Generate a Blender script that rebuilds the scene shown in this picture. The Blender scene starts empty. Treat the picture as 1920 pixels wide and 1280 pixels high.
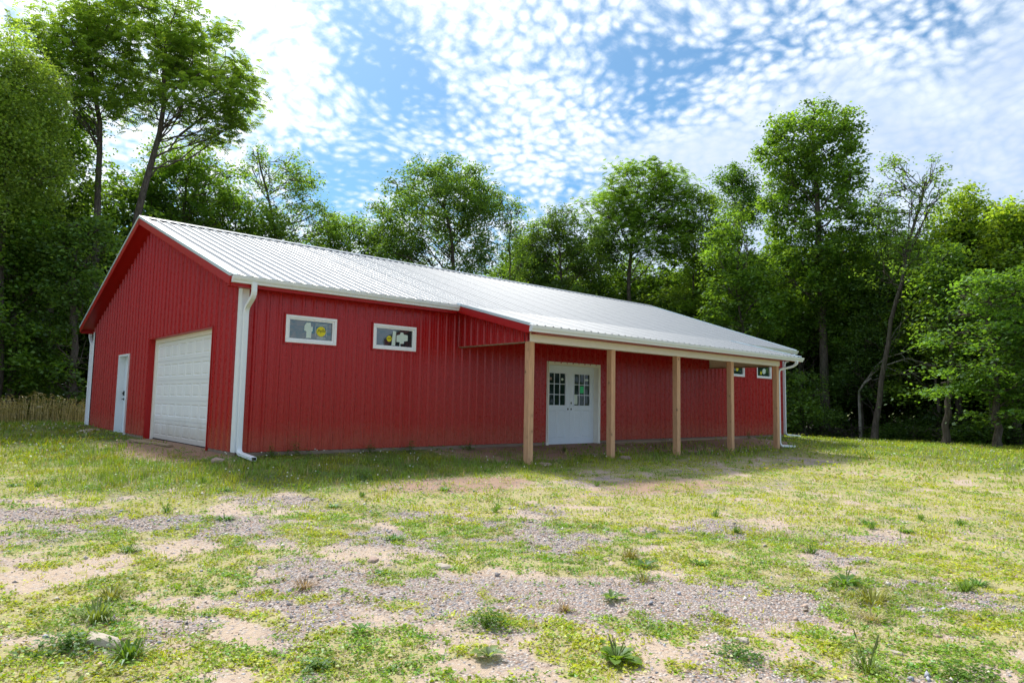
import bpy, math, random
import numpy as np
from mathutils import Vector, Matrix

scene = bpy.context.scene
COL = scene.collection
R = math.radians

# ------------------------------------------------------------------ camera
YAW, PITCH, ROLL = R(41.596), R(5.097), R(1.067)
fw = Vector((math.sin(YAW) * math.cos(PITCH), math.cos(YAW) * math.cos(PITCH), math.sin(PITCH)))
rt = Vector((math.cos(YAW), -math.sin(YAW), 0))
up = rt.cross(fw)
rt2 = rt * math.cos(ROLL) + up * math.sin(ROLL)
up2 = up * math.cos(ROLL) - rt * math.sin(ROLL)
cam_data = bpy.data.cameras.new('camera')
cam = bpy.data.objects.new('camera', cam_data)
COL.objects.link(cam)
m3 = Matrix((rt2, up2, -fw)).transposed()
cam.matrix_world = Matrix.Translation((-4.565, -12.508, 0.977)) @ m3.to_4x4()
cam_data.sensor_width = 36
cam_data.lens = 24.15
cam_data.clip_start = 0.05
cam_data.clip_end = 3000
scene.camera = cam

# ------------------------------------------------------------------ light
SUN_EL, SUN_AZ = R(51), R(8)          # azimuth measured from +Y towards +X
sdir = Vector((math.sin(SUN_AZ) * math.cos(SUN_EL), math.cos(SUN_AZ) * math.cos(SUN_EL), math.sin(SUN_EL)))
sl = bpy.data.lights.new('sun', 'SUN')
sl.energy = 2.15
sl.angle = R(6)
sl.color = (1.0, 0.955, 0.88)
so = bpy.data.objects.new('sun', sl)
COL.objects.link(so)
so.rotation_euler = sdir.to_track_quat('Z', 'Y').to_euler()
so.location = (0, 0, 60)

scene.view_settings.view_transform = 'Standard'
scene.view_settings.look = 'None'
scene.view_settings.exposure = 1.40
scene.view_settings.gamma = 1.0
scene.view_settings.use_curve_mapping = False
scene.cycles.use_denoising = True
scene.cycles.max_bounces = 8
scene.cycles.transparent_max_bounces = 8


class NT:
    """small helper for node trees"""
    def __init__(s, tree):
        s.t = tree; s.n = tree.nodes; s.l = tree.links

    def add(s, typ, inp=None, **kw):
        n = s.n.new(typ)
        for k, v in kw.items(): setattr(n, k, v)
        if inp:
            for k, v in inp.items():
                sock = n.inputs[k]
                if isinstance(v, bpy.types.NodeSocket): s.l.new(v, sock)
                else: sock.default_value = v
        return n

    def math(s, op, a, b=0.0, c=0.0, clamp=False):
        n = s.add('ShaderNodeMath', {0: a, 1: b, 2: c}, operation=op, use_clamp=clamp)
        return n.outputs[0]

    def vmath(s, op, a, b=(0, 0, 0), out=0):
        n = s.add('ShaderNodeVectorMath', {0: a, 1: b}, operation=op)
        return n.outputs[out]

    def mix(s, f, a, b, blend='MIX'):
        n = s.add('ShaderNodeMix', data_type='RGBA', blend_type=blend)
        for i, v in ((0, f), (6, a), (7, b)):
            if isinstance(v, bpy.types.NodeSocket): s.l.new(v, n.inputs[i])
            else: n.inputs[i].default_value = v if i == 0 else (tuple(v) + (1,))[:4]
        return n.outputs[2]

    def noise(s, vec, scale, detail=3, rough=.5, dist=0.0, out=0):
        d = {'Scale': scale, 'Detail': detail, 'Roughness': rough, 'Distortion': dist}
        if vec is not None: d['Vector'] = vec
        return s.add('ShaderNodeTexNoise', d).outputs[out]

    def step(s, v, a, b, to0=0.0, to1=1.0):
        n = s.add('ShaderNodeMapRange', {0: v, 1: a, 2: b, 3: to0, 4: to1}, interpolation_type='SMOOTHSTEP')
        return n.outputs[0]


# ------------------------------------------------------------------ sky
world = bpy.data.worlds.new('World')
scene.world = world
world.use_nodes = True
w = NT(world.node_tree)
w.n.clear()
sky = w.add('ShaderNodeTexSky', sky_type='NISHITA', sun_disc=False, sun_elevation=SUN_EL, sun_rotation=SUN_AZ,
            altitude=200, air_density=1.0, dust_density=0.6, ozone_density=2.5)
gen = w.add('ShaderNodeTexCoord').outputs['Generated']
dirn = w.vmath('NORMALIZE', gen)
sep = w.add('ShaderNodeSeparateXYZ', {0: dirn})
dz = w.math('MAXIMUM', sep.outputs[2], 0.0)
den = w.math('ADD', dz, 0.35)
qx = w.math('DIVIDE', sep.outputs[0], den)
qy = w.math('DIVIDE', sep.outputs[1], den)
q = w.add('ShaderNodeCombineXYZ', {0: qx, 1: qy, 2: 0.0}).outputs[0]
# warp the layer a little so that the puffs run in bands
wn = w.noise(q, 3.0, 2, .5, 0, 1)
wv = w.vmath('SCALE', w.vmath('SUBTRACT', wn, (.5, .5, .5)))
wv.node.inputs['Scale'].default_value = .12
qw = w.vmath('ADD', q, wv)
n_big = w.noise(qw, 1.9, 3, .5)
n_mid = w.noise(qw, 9.0, 2, .5)
puff_v = w.add('ShaderNodeTexVoronoi', {'Vector': w.vmath('ADD', qw, w.vmath('MULTIPLY', w.noise(q, 26, 3, .6, 0, 1), (.022, .022, 0))),
                                       'Scale': 50.0, 'Smoothness': .45}, feature='SMOOTH_F1').outputs['Distance']
n_fine = w.noise(qw, 60, 4, .6)
sd = w.vmath('DOT_PRODUCT', dirn, tuple(sdir), 1)
ang = w.math('ARCCOSINE', w.math('MINIMUM', sd, .9999))
glow = w.math('EXPONENT', w.math('MULTIPLY', w.math('POWER', w.math('DIVIDE', ang, R(33)), 2.0), -1))
# breaks in the cloud layer
holes = None
for (hx, hy, sx, amp) in ((0.516, 0.940, 0.07, 0.55), (0.600, 0.993, 0.08, 0.6), (0.688, 1.024, 0.08, 0.5), (0.651, 1.276, 0.1, 0.6), (0.765, 1.211, 0.08, 0.3), (0.668, 1.405, 0.1, 0.6), (0.839, 0.707, 0.06, 0.5), (0.874, 0.637, 0.05, 0.5), (0.969, 0.695, 0.07, 0.5), (0.940, 0.581, 0.05, 0.45), (1.028, 0.824, 0.06, 0.4), (1.066, 0.985, 0.07, 0.4), (0.991, 1.143, 0.07, 0.35), (0.975, 0.474, 0.04, 0.3), (0.635, 1.143, 0.07, 0.3), (0.811, 1.104, 0.06, 0.25),
    (-.8, -.6, .3, .5), (.4, -1.0, .3, .5), (-1.1, .6, .3, .4), (1.4, -.5, .3, .35)):
    d = w.vmath('DISTANCE', qw, (hx, hy, 0), 1)
    g = w.math('MULTIPLY', w.math('EXPONENT', w.math('MULTIPLY', w.math('MULTIPLY', d, d), -1 / (sx * sx))), amp * .85)
    holes = g if holes is None else w.math('ADD', holes, g)
dens = w.math('SUBTRACT', w.math('ADD', .78, w.math('MULTIPLY', w.math('SUBTRACT', n_big, .5), .7)), holes)
dens = w.math('ADD', dens, w.math('MULTIPLY', w.math('SUBTRACT', n_mid, .5), .7))
dens = w.math('ADD', dens, w.math('MULTIPLY', w.math('SUBTRACT', .40, puff_v), w.math('SUBTRACT', 1.1, w.math('MULTIPLY', glow, .7))))
side = w.step(w.math('ADD', qx, w.math('MULTIPLY', w.math('SUBTRACT', n_big, .5), .5)), 1.02, 1.2)
dens = w.math('ADD', dens, w.math('MULTIPLY', w.math('SUBTRACT', n_fine, .5), .8))
dens = w.math('ADD', w.math('MULTIPLY', dens, w.math('SUBTRACT', 1, w.math('MULTIPLY', side, .75))), w.math('MULTIPLY', side, .62))
puffy = w.step(dens, .35, 1.15)
cmask = w.step(dens, .05, 1.0)
# light on the clouds: brighter towards the veiled sun, bluish grey where the layer is thick
streak = w.noise(w.vmath('MULTIPLY', qw, (1.6, 3.0, 1)), 2.2, 4, .55)
shade = w.step(w.math('ADD', w.math('MULTIPLY', n_big, .55), w.math('MULTIPLY', streak, w.math('ADD', .35, w.math('MULTIPLY', side, .5)))), .40, .82)
ccol = w.mix(shade, (.395, .42, .455), (.275, .315, .40))
ccol = w.mix(puffy, w.mix(.5, ccol, (.24, .32, .42)), ccol)
ccol = w.mix(w.math('MULTIPLY', glow, .9, clamp=True), ccol, (.72, .72, .71))
aur = w.math('EXPONENT', w.math('MULTIPLY', w.math('POWER', w.math('DIVIDE', ang, R(13)), 2.0), -1))
ccol = w.mix(w.math('MULTIPLY', aur, .9, clamp=True), ccol, (3.4, 3.3, 3.1))
skyc = w.vmath('SCALE', sky.outputs[0]); skyc.node.inputs['Scale'].default_value = .055
skyb = w.mix(1.0, skyc, (.34, .78, .95), 'MULTIPLY')
veil = w.mix(w.math('ADD', .04, w.math('MULTIPLY', glow, .28), clamp=True), skyb, (.55, .6, .66))
allc = w.mix(w.math('MULTIPLY', cmask, .95), veil, ccol)
bg = w.add('ShaderNodeBackground', {'Color': allc, 'Strength': 1.0})
w.add('ShaderNodeOutputWorld', {0: bg.outputs[0]})
world.cycles.sampling_method = 'MANUAL'
world.cycles.sample_map_resolution = 512


# ------------------------------------------------------------------ materials
def new_mat(name):
    m = bpy.data.materials.new(name); m.use_nodes = True
    t = NT(m.node_tree); t.n.clear()
    return m, t


def finish(t, shader, disp=None):
    o = t.add('ShaderNodeOutputMaterial', {0: shader})
    return o


def metal_paint(name, col, rough=.34, bump=.15, dirt=0.0, spec=.5):
    m, t = new_mat(name)
    pos = t.add('ShaderNodeNewGeometry').outputs['Position']
    n1 = t.noise(t.vmath('MULTIPLY', pos, (1, 1, .35)), 1.3, 4, .6)
    c = t.mix(t.math('MULTIPLY', n1, .3), col, [x * .85 for x in col])
    n2 = t.noise(pos, 60, 3, .6)
    c = t.mix(t.step(n2, .62, .8, 0, .04), c, [min(1, x * 1.2 + .05) for x in col])
    if dirt:
        z = t.add('ShaderNodeSeparateXYZ', {0: pos}).outputs[2]
        k = t.math('MULTIPLY', t.step(t.math('ADD', z, t.math('MULTIPLY', t.noise(pos, 3.5, 5, .7), -.55)), -.25, .35, 1, 0), dirt)
        c = t.mix(k, c, (.36, .27, .17))
        sp = t.math('MULTIPLY', t.step(t.noise(pos, 34, 2, .6), .70, .74), t.step(z, .15, .9, .7, 0))
        c = t.mix(sp, c, (.5, .36, .26))
    wav = t.noise(t.vmath('MULTIPLY', pos, (1, 1, .8)), 1.6, 1, .5)
    fine = t.noise(pos, 300, 2, .5)
    h = t.math('ADD', t.math('MULTIPLY', wav, .008), t.math('MULTIPLY', fine, .00008))
    b = t.add('ShaderNodeBump', {'Strength': bump, 'Distance': 1.0, 'Height': h})
    rr = t.math('ADD', rough, t.math('MULTIPLY', t.math('SUBTRACT', t.noise(pos, 8, 3, .6), .5), .14))
    p = t.add('ShaderNodeBsdfPrincipled', {'Base Color': c, 'Roughness': rr, 'Normal': b.outputs[0], 'Specular IOR Level': spec})
    finish(t, p.outputs[0])
    return m


def simple_mat(name, col, rough=.6, spec=.4, var=.15, scale=12):
    m, t = new_mat(name)
    pos = t.add('ShaderNodeNewGeometry').outputs['Position']
    c = t.mix(t.noise(pos, scale, 4, .6), [x * (1 - var) for x in col], [min(1, x * (1 + var)) for x in col])
    b = t.add('ShaderNodeBump', {'Strength': .2, 'Distance': .01, 'Height': t.noise(pos, 90, 3, .6)})
    p = t.add('ShaderNodeBsdfPrincipled', {'Base Color': c, 'Roughness': rough, 'Specular IOR Level': spec, 'Normal': b.outputs[0]})
    finish(t, p.outputs[0])
    return m


def wood_mat(name, c1, c2, knots=True, axis=(1, 1, .07), grain=26):
    m, t = new_mat(name)
    pos = t.add('ShaderNodeTexCoord').outputs['Object']
    rnd = t.add('ShaderNodeObjectInfo').outputs['Random']
    off = t.add('ShaderNodeCombineXYZ', {0: rnd, 1: rnd, 2: t.math('MULTIPLY', rnd, 9)}).outputs[0]
    pos = t.vmath('ADD', pos, off)
    pv = t.vmath('MULTIPLY', pos, axis)
    g = t.noise(pv, grain, 5, .65, 1.2)
    g2 = t.noise(pv, grain * 4, 3, .6, .3)
    c = t.mix(t.step(g, .35, .68), c1, c2)
    c = t.mix(t.math('MULTIPLY', g2, .35), c, [x * .55 for x in c2])
    if knots:
        v = t.add('ShaderNodeTexVoronoi', {'Vector': t.vmath('MULTIPLY', pos, (1, 1, .62)), 'Scale': 5.0})
        k = t.step(v.outputs['Distance'], .05, .09, 1, 0)
        c = t.mix(k, c, (.05, .028, .015))
        ring = t.step(v.outputs['Distance'], .08, .22, .45, 0)
        c = t.mix(ring, c, [x * .55 for x in c2])
    b = t.add('ShaderNodeBump', {'Strength': .35, 'Distance': .004, 'Height': g2})
    p = t.add('ShaderNodeBsdfPrincipled', {'Base Color': c, 'Roughness': .75, 'Normal': b.outputs[0], 'Specular IOR Level': .25})
    finish(t, p.outputs[0])
    return m


def glass_mat(name, col, ior=1.9, dark=.6):
    m, t = new_mat(name)
    pos = t.add('ShaderNodeNewGeometry').outputs['Position']
    b = t.add('ShaderNodeBump', {'Strength': .03, 'Distance': .05, 'Height': t.noise(pos, 2.2, 2, .5)})
    p = t.add('ShaderNodeBsdfPrincipled', {'Base Color': tuple(col) + (1,), 'Roughness': .02, 'IOR': ior, 'Specular IOR Level': .5, 'Normal': b.outputs[0]})
    finish(t, p.outputs[0])
    return m


def leaf_mat(name, trans=.56, rough=.5):
    m, t = new_mat(name)
    a = t.add('ShaderNodeAttribute', attribute_name='tint').outputs['Color']
    rnd = t.add('ShaderNodeObjectInfo').outputs['Random']
    a = t.mix(t.math('MULTIPLY', rnd, .25), a, t.mix(1.0, a, (.75, .85, .8), 'MULTIPLY'))
    d = t.add('ShaderNodeBsdfDiffuse', {'Color': a})
    tc = t.mix(1.0, a, (1.8, 1.7, .6), 'MULTIPLY')
    tr = t.add('ShaderNodeBsdfTranslucent', {'Color': tc})
    g = t.add('ShaderNodeBsdfGlossy', {'Color': (.8, .9, 1, 1), 'Roughness': rough})
    s1 = t.add('ShaderNodeMixShader', {0: trans, 1: d.outputs[0], 2: tr.outputs[0]})
    s2 = t.add('ShaderNodeMixShader', {0: .025, 1: s1.outputs[0], 2: g.outputs[0]})
    finish(t, s2.outputs[0])
    return m


def bark_mat(name, c1, c2):
    m, t = new_mat(name)
    pos = t.add('ShaderNodeTexCoord').outputs['Object']
    n = t.noise(t.vmath('MULTIPLY', pos, (1, 1, .22)), 14, 5, .7, .6)
    c = t.mix(t.step(n, .35, .65), c1, c2)
    c = t.mix(t.step(t.noise(pos, .9, 3, .6), .45, .7, 0, .35), c, (.07, .09, .04))
    b = t.add('ShaderNodeBump', {'Strength': .8, 'Distance': .03, 'Height': n})
    p = t.add('ShaderNodeBsdfPrincipled', {'Base Color': c, 'Roughness': .9, 'Normal': b.outputs[0], 'Specular IOR Level': .2})
    finish(t, p.outputs[0])
    return m


RED = metal_paint('red_painted_steel', (.40, .0085, .010), .28, .10, dirt=.17, spec=.40)
RED_TRIM = metal_paint('red_trim_steel', (.38, .008, .009), .38, .1, spec=.3)
ROOF = metal_paint('white_roof_steel', (.265, .29, .32), .38, .10)
RIDGE_CAP = metal_paint('pale_blue_white_steel', (.50, .60, .66), .35, .1)
WHITE = simple_mat('white_trim_metal', (.76, .79, .84), .4, .5, .04, 5)
CREAM = simple_mat('cream_white_trim', (.82, .80, .74), .5, .4, .06, 5)
DOORW = metal_paint('white_garage_door_steel', (.80, .82, .86), .42, .08, dirt=.5)
DOORP = simple_mat('white_door_paint', (.70, .77, .86), .45, .4, .05, 6)
VINYL = simple_mat('white_window_vinyl', (.85, .85, .87), .4, .5, .04, 9)
POST = wood_mat('pressure_treated_post', (.74, .44, .26), (.54, .31, .175))
LUMBER = wood_mat('raw_lumber', (.42, .31, .21), (.30, .21, .14), True, (.07, 1, 1))
GRADE = wood_mat('weathered_grade_board', (.30, .23, .18), (.20, .15, .115), False, (.05, 1, 1), 20)
BLACK = simple_mat('black_hardware_and_bore_shade', (.012, .012, .014), .4, .5)
FOAM_SHADE = simple_mat('foam_and_hollow_shade', (.03, .03, .035), .9, .1)  # foam and seals; also painted shade in hollow ends
GLASS = glass_mat('window_glass', (.012, .03, .035), 2.1)
DGLASS = glass_mat('door_glass', (.012, .028, .026), 1.45)
YELLOW = simple_mat('yellow_sticker', (.72, .62, .01), .5, .4, .03)
PAPER = simple_mat('pale_tape', (.62, .72, .66), .7, .2, .05)
INK = simple_mat('black_ink', (.03, .03, .03), .6, .2)
GREENP = simple_mat('green_tag', (.05, .62, .25), .5, .3, .03)
STONE = simple_mat('limestone_rock', (.40, .35, .29), .9, .2, .3, 18)
SHRED = simple_mat('pinkish_stone', (.34, .25, .21), .9, .2, .3, 14)
LEAF = leaf_mat('leaf')
GRASSM = leaf_mat('grass_blade', .30, .45)
BARK = bark_mat('grey_brown_bark', (.055, .045, .038), (.15, .125, .105))
DEADWOOD = bark_mat('bleached_dead_wood', (.22, .20, .17), (.42, .38, .33))


# ------------------------------------------------------------------ mesh helpers
class MB:
    """collects polygons and links them as ONE mesh object"""
    def __init__(s): s.v = []; s.f = []; s.m = []

    def poly(s, pts, mi=0):
        b = len(s.v); s.v += [tuple(p) for p in pts]; s.f.append(tuple(range(b, b + len(pts)))); s.m.append(mi)

    def hexa(s, p, mi=0):
        """p: 8 points, bottom ring 0-3 and top ring 4-7"""
        b = len(s.v); s.v += [tuple(x) for x in p]
        for f in ((3, 2, 1, 0), (4, 5, 6, 7), (0, 1, 5, 4), (1, 2, 6, 5), (2, 3, 7, 6), (3, 0, 4, 7)):
            s.f.append(tuple(b + i for i in f)); s.m.append(mi)

    def box(s, x0, x1, y0, y1, z0, z1, mi=0, P=None):
        P = P or (lambda a, b, c: (a, b, c))
        s.hexa([P(x0, y0, z0), P(x1, y0, z0), P(x1, y1, z0), P(x0, y1, z0), P(x0, y0, z1), P(x1, y0, z1), P(x1, y1, z1), P(x0, y1, z1)], mi)

    def beam(s, p0, p1, w, h, upv=(0, 0, 1), mi=0, dw=0, dh=0):
        p0 = Vector(p0); p1 = Vector(p1); d = (p1 - p0).normalized(); u = Vector(upv)
        sd_ = d.cross(u).normalized(); u = sd_.cross(d).normalized()
        r = []
        for e in (p0, p1):
            r += [e + sd_ * (-w / 2 + dw) + u * (-h / 2 + dh), e + sd_ * (w / 2 + dw) + u * (-h / 2 + dh),
                  e + sd_ * (w / 2 + dw) + u * (h / 2 + dh), e + sd_ * (-w / 2 + dw) + u * (h / 2 + dh)]
        s.hexa(r, mi)

    def tube(s, pts, rad, n=6, mi=0, cap=True):
        pts = [Vector(p) for p in pts]
        rings = []; ref = None
        for i, p in enumerate(pts):
            d = (pts[min(i + 1, len(pts) - 1)] - pts[max(i - 1, 0)]).normalized()
            if ref is None: ref = Vector((1, 0, 0)) if abs(d.x) < .8 else Vector((0, 1, 0))
            a = d.cross(ref).normalized(); b = d.cross(a).normalized(); ref = b.cross(d) if False else ref
            r = rad[i] if isinstance(rad, (list, tuple)) else rad
            base = len(s.v)
            for k in range(n):
                t = 2 * math.pi * k / n
                s.v.append(tuple(p + a * (math.cos(t) * r) + b * (math.sin(t) * r)))
            rings.append(base)
        for i in range(len(rings) - 1):
            for k in range(n):
                k2 = (k + 1) % n
                s.f.append((rings[i] + k, rings[i] + k2, rings[i + 1] + k2, rings[i + 1] + k)); s.m.append(mi)
        if cap:
            s.f.append(tuple(rings[0] + k for k in range(n))[::-1]); s.m.append(mi)
            s.f.append(tuple(rings[-1] + k for k in range(n))); s.m.append(mi)

    def sweep(s, pts, prof, side=(1, 0, 0), mi=0, cap=True):
        """profile (a along side, b across) swept along pts"""
        pts = [Vector(p) for p in pts]; sd_ = Vector(side); rings = []
        n = len(prof)
        for i, p in enumerate(pts):
            d0 = (p - pts[i - 1]).normalized() if i else (pts[1] - p).normalized()
            d1 = (pts[i + 1] - p).normalized() if i < len(pts) - 1 else d0
            d = (d0 + d1).normalized(); c = max(.4, d.dot(d0))
            nb = d.cross(sd_).normalized()
            base = len(s.v)
            for (a, b) in prof: s.v.append(tuple(p + sd_ * a + nb * (b / c)))
            rings.append(base)
        for i in range(len(rings) - 1):
            for k in range(n):
                k2 = (k + 1) % n
                s.f.append((rings[i] + k, rings[i] + k2, rings[i + 1] + k2, rings[i + 1] + k)); s.m.append(mi)
        if cap:
            s.f.append(tuple(rings[0] + k for k in range(n))[::-1]); s.m.append(mi)
            s.f.append(tuple(rings[-1] + k for k in range(n))); s.m.append(mi)

    def build(s, name, mats, parent=None, bevel=0, smooth=False):
        me = bpy.data.meshes.new(name)
        me.from_pydata(s.v, [], s.f)
        if not isinstance(mats, (list, tuple)): mats = [mats]
        for mt in mats: me.materials.append(mt)
        me.polygons.foreach_set('material_index', s.m)
        if smooth: me.polygons.foreach_set('use_smooth', [True] * len(s.f))
        me.update()
        o = bpy.data.objects.new(name, me)
        COL.objects.link(o)
        if parent: o.parent = parent
        if bevel:
            b = o.modifiers.new('bevel', 'BEVEL'); b.width = bevel; b.segments = 2; b.limit_method = 'ANGLE'; b.angle_limit = R(40)
        return o


def tag(o, label=None, cat=None, group=None, kind=None):
    if label: o['label'] = label
    if cat: o['category'] = cat
    if group: o['group'] = group
    if kind: o['kind'] = kind
    return o


def empty(name, loc=(0, 0, 0), rz=0.0):
    o = bpy.data.objects.new(name, None); COL.objects.link(o); o.location = loc; o.rotation_euler = (0, 0, rz)
    o.empty_display_size = .2
    return o


def link_copy(o, parent=None):
    c = o.copy(); COL.objects.link(c)
    if parent: c.parent = parent
    return c


def copy_tree(o, parent=None):
    c = link_copy(o, parent)
    for ch in list(o.children): copy_tree(ch, c)
    return c


def np_mesh(name, verts, faces_n, mats, tint=None, loops=None, smooth=False):
    """verts (N,3); every face has faces_n corners taken in order, or from loops"""
    me = bpy.data.meshes.new(name)
    nv = len(verts); me.vertices.add(nv)
    me.vertices.foreach_set('co', np.ascontiguousarray(verts, dtype=np.float32).ravel())
    if loops is None: loops = np.arange(nv, dtype=np.int32)
    loops = np.ascontiguousarray(loops, dtype=np.int32).ravel()
    nf = len(loops) // faces_n
    me.loops.add(len(loops)); me.loops.foreach_set('vertex_index', loops)
    me.polygons.add(nf)
    me.polygons.foreach_set('loop_start', np.arange(nf, dtype=np.int32) * faces_n)
    me.update(calc_edges=True)
    if smooth: me.polygons.foreach_set('use_smooth', np.ones(nf, dtype=bool))
    if not isinstance(mats, (list, tuple)): mats = [mats]
    for mt in mats: me.materials.append(mt)
    if tint is not None:
        a = me.attributes.new('tint', 'FLOAT_COLOR', 'FACE')
        c = np.ones((nf, 4), dtype=np.float32); c[:, :3] = tint
        a.data.foreach_set('color', c.ravel())
    return me


def mesh_obj(name, me, parent=None):
    o = bpy.data.objects.new(name, me); COL.objects.link(o)
    if parent: o.parent = parent
    return o


# ------------------------------------------------------------------ ground shape
BL, BW = 20.17, 12.70                     # building length (X) and width (Y)


def sstep(v, a, b):
    t = np.clip((v - a) / (b - a), 0, 1); return t * t * (3 - 2 * t)


_rs = np.random.RandomState(5)
_lat = _rs.rand(256, 256)


def vnoise(x, y):
    xi = np.floor(x).astype(int); yi = np.floor(y).astype(int); fx = x - xi; fy = y - yi
    fx = fx * fx * (3 - 2 * fx); fy = fy * fy * (3 - 2 * fy)
    a = _lat[xi % 256, yi % 256]; b = _lat[(xi + 1) % 256, yi % 256]; c = _lat[xi % 256, (yi + 1) % 256]; d = _lat[(xi + 1) % 256, (yi + 1) % 256]
    return (a * (1 - fx) + b * fx) * (1 - fy) + (c * (1 - fx) + d * fx) * fy


def fbm(x, y, oct=4):
    s = 0; a = .5; t = 0
    for i in range(oct):
        s = s + a * vnoise(x + 17.3 * i, y - 9.1 * i); t += a; a *= .55; x = x * 2.03; y = y * 2.03
    return s / t


def bdist(x, y):
    dx = np.maximum(0, np.maximum(-x, x - BL)); dy = np.maximum(0, np.maximum(-y, y - BW))
    return np.hypot(dx, dy)


def gz(x, y):
    x = np.asarray(x, float); y = np.asarray(y, float)
    d = bdist(x, y)
    z = -.07 - .56 * (1 - np.exp(-d / 6.5))
    z = z + .33 * sstep(y, 6, 22) * (1 - sstep(x, 8, 24))
    z = z + .05 * np.exp(-((x + .3) / .6) ** 2 - ((y - 3.6) / 2.2) ** 2)     # earth pushed up at the garage door
    near = 1 - sstep(np.hypot(x + 2, y + 6), 14, 40)
    z = z + (.045 * (fbm(x * .8, y * .8, 3) - .5) + .03 * (fbm(x * 4, y * 4, 3) - .5)) * near * sstep(d, 0, .6)
    return z


def seg_d(x, y, ax, ay, bx, by):
    t = np.clip(((x - ax) * (bx - ax) + (y - ay) * (by - ay)) / ((bx - ax) ** 2 + (by - ay) ** 2), 0, 1)
    return np.hypot(x - ax - t * (bx - ax), y - ay - t * (by - ay))


def masks(x, y):
    """grass cover, gravel, longer grass with painted shade, bare red earth (all 0..1)"""
    d = bdist(x, y)
    wob = (fbm(x * .5 + 3, y * .5, 3) - .5) * 1.6
    g = 0
    for (a, wd, k) in (((-5.2, 2.6, -1.8, -2.2), .35, .8), ((-1.8, -2.2, .6, -6.3), .45, 1), ((-5, -1.2, -2, -4.9), .4, .9), ((-2, -4.9, .4, -7.6), .55, 1),
                       ((-1.9, -7.4, -.7, -8.9), .6, .9), ((-.7, -8.9, 1.6, -10.3), .7, .95), ((.5, -6.3, 4, -9.5), .5, .6), ((6.5, -9.5, 9.5, -12), .5, .6)):
        dd = seg_d(x, y, *a) + wob * .35
        g = np.maximum(g, k * np.exp(-(np.maximum(dd, 0) / wd) ** 2))
    n = fbm(x * 1.15 + 40, y * 1.15 + 8, 5)
    gravel = np.clip(g * (.45 + 1.0 * n) + .5 * sstep(n, .56, .70), 0, 1)
    sand = sstep(fbm(x * .7 + 90, y * .7 - 5, 4) + .28 * (1 - sstep(np.hypot(x + 2.0, y + 9.9), .8, 3.6)), .55, .72) * (1 - sstep(np.hypot(x + 2, y + 9), 3.5, 6.5))
    lush_shade = np.maximum((1 - sstep(d + wob, 1.8, 4.4)), sstep(x - .35 * y + wob * 2, 14, 20))  # longer grass; the band by the barn also carries its shadow as colour
    lush_shade = np.maximum(lush_shade, sstep(y + wob, 4.5, 9) * (x < 0))  # left lawn: tree shade painted in as darker grass
    porch = sstep(x, 3.2, 5.2) * (1 - sstep(x, 17, 18.5)) * (1 - sstep(-y + .8 * wob, 1.5, 2.7)) * (y < .3)
    door = (1 - sstep(-x + .5 * wob, .5, 1.7)) * sstep(y, -.9, .6) * (1 - sstep(y, 5.0, 7.0)) * (x < .3)
    patch = 1 - sstep(np.hypot((x - 2.2) / 1.7, (y + 3.8) / .9) + wob * .4, .5, 1.1)
    patch2 = 1 - sstep(np.hypot((x - 5.2) / 2.4, (y + 5.4) / .9) + wob * .5, .4, 1.2)
    red = np.clip(np.maximum(np.maximum(porch, door), .8 * np.maximum(patch, patch2)), 0, 1)
    n2 = .5 * fbm(x * 1.6 + 7, y * 1.6 + 31, 3) + .5 * fbm(x * 5.3 + 2, y * 5.3 + 19, 3)
    n2 = n2 - .10 * sstep(fbm(x * .9 + 61, y * .9 + 3, 3), .5, .62) * (1 - sstep(d, 5, 8))
    cover = sstep(n2 + .24 * lush_shade + .06 * lush_shade * (x > 14) - .13 * gravel * (1 - lush_shade) - .12 * sand + .07, .38, .48) * (1 - .9 * red * (1 - .5 * sstep(n2, .5, .6)))
    return cover, gravel * (1 - .8 * lush_shade), lush_shade, red, sand

# ------------------------------------------------------------------ ground
def axis_pts(c, n_in, step, far, n_out):
    inner = (np.arange(n_in) - n_in / 2) * step
    t = np.linspace(0, 1, n_out + 1)[1:]
    e = inner[-1]; outer = e + (far - e) * (np.exp(6 * t) - 1) / (math.exp(6) - 1) + t * 6
    return c + np.concatenate([-outer[::-1] - step, inner, outer])


gx = axis_pts(1.5, 260, .075, 900, 70)
gy = axis_pts(-5.0, 220, .075, 900, 70)
GX, GY = np.meshgrid(gx, gy, indexing='ij')
GZ = gz(GX, GY)
nx, ny = GX.shape
idx = np.arange(nx * ny).reshape(nx, ny)
quads = np.stack([idx[:-1, :-1], idx[1:, :-1], idx[1:, 1:], idx[:-1, 1:]], -1).reshape(-1, 4)
m, t = new_mat('yard_earth_gravel_and_turf')
pos = t.add('ShaderNodeNewGeometry').outputs['Position']
at = t.add('ShaderNodeAttribute', attribute_name='cover').outputs['Color']
sp = t.add('ShaderNodeSeparateColor', {0: at}).outputs
at2 = t.add('ShaderNodeAttribute', attribute_name='soil').outputs['Color']
sp2 = t.add('ShaderNodeSeparateColor', {0: at2}).outputs
nf = t.noise(pos, 22, 5, .7); nm = t.noise(pos, 5, 5, .65); nl = t.noise(pos, .35, 4, .6)
sandc = t.mix(nm, (.47, .375, .29), (.38, .29, .215))
sandc = t.mix(t.step(nf, .5, .75, 0, .6), sandc, (.52, .43, .34))
redc = t.mix(nm, (.32, .19, .13), (.23, .135, .095))
vor = t.add('ShaderNodeTexVoronoi', {'Vector': pos, 'Scale': 48.0, 'Randomness': 1.0})
vcol = t.add('ShaderNodeSeparateColor', {0: vor.outputs['Color']}).outputs
gcol = t.mix(vcol[0], (.30, .255, .24), (.60, .54, .50))
gcol = t.mix(t.step(vcol[1], .7, .8), gcol, (.42, .29, .23))
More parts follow.
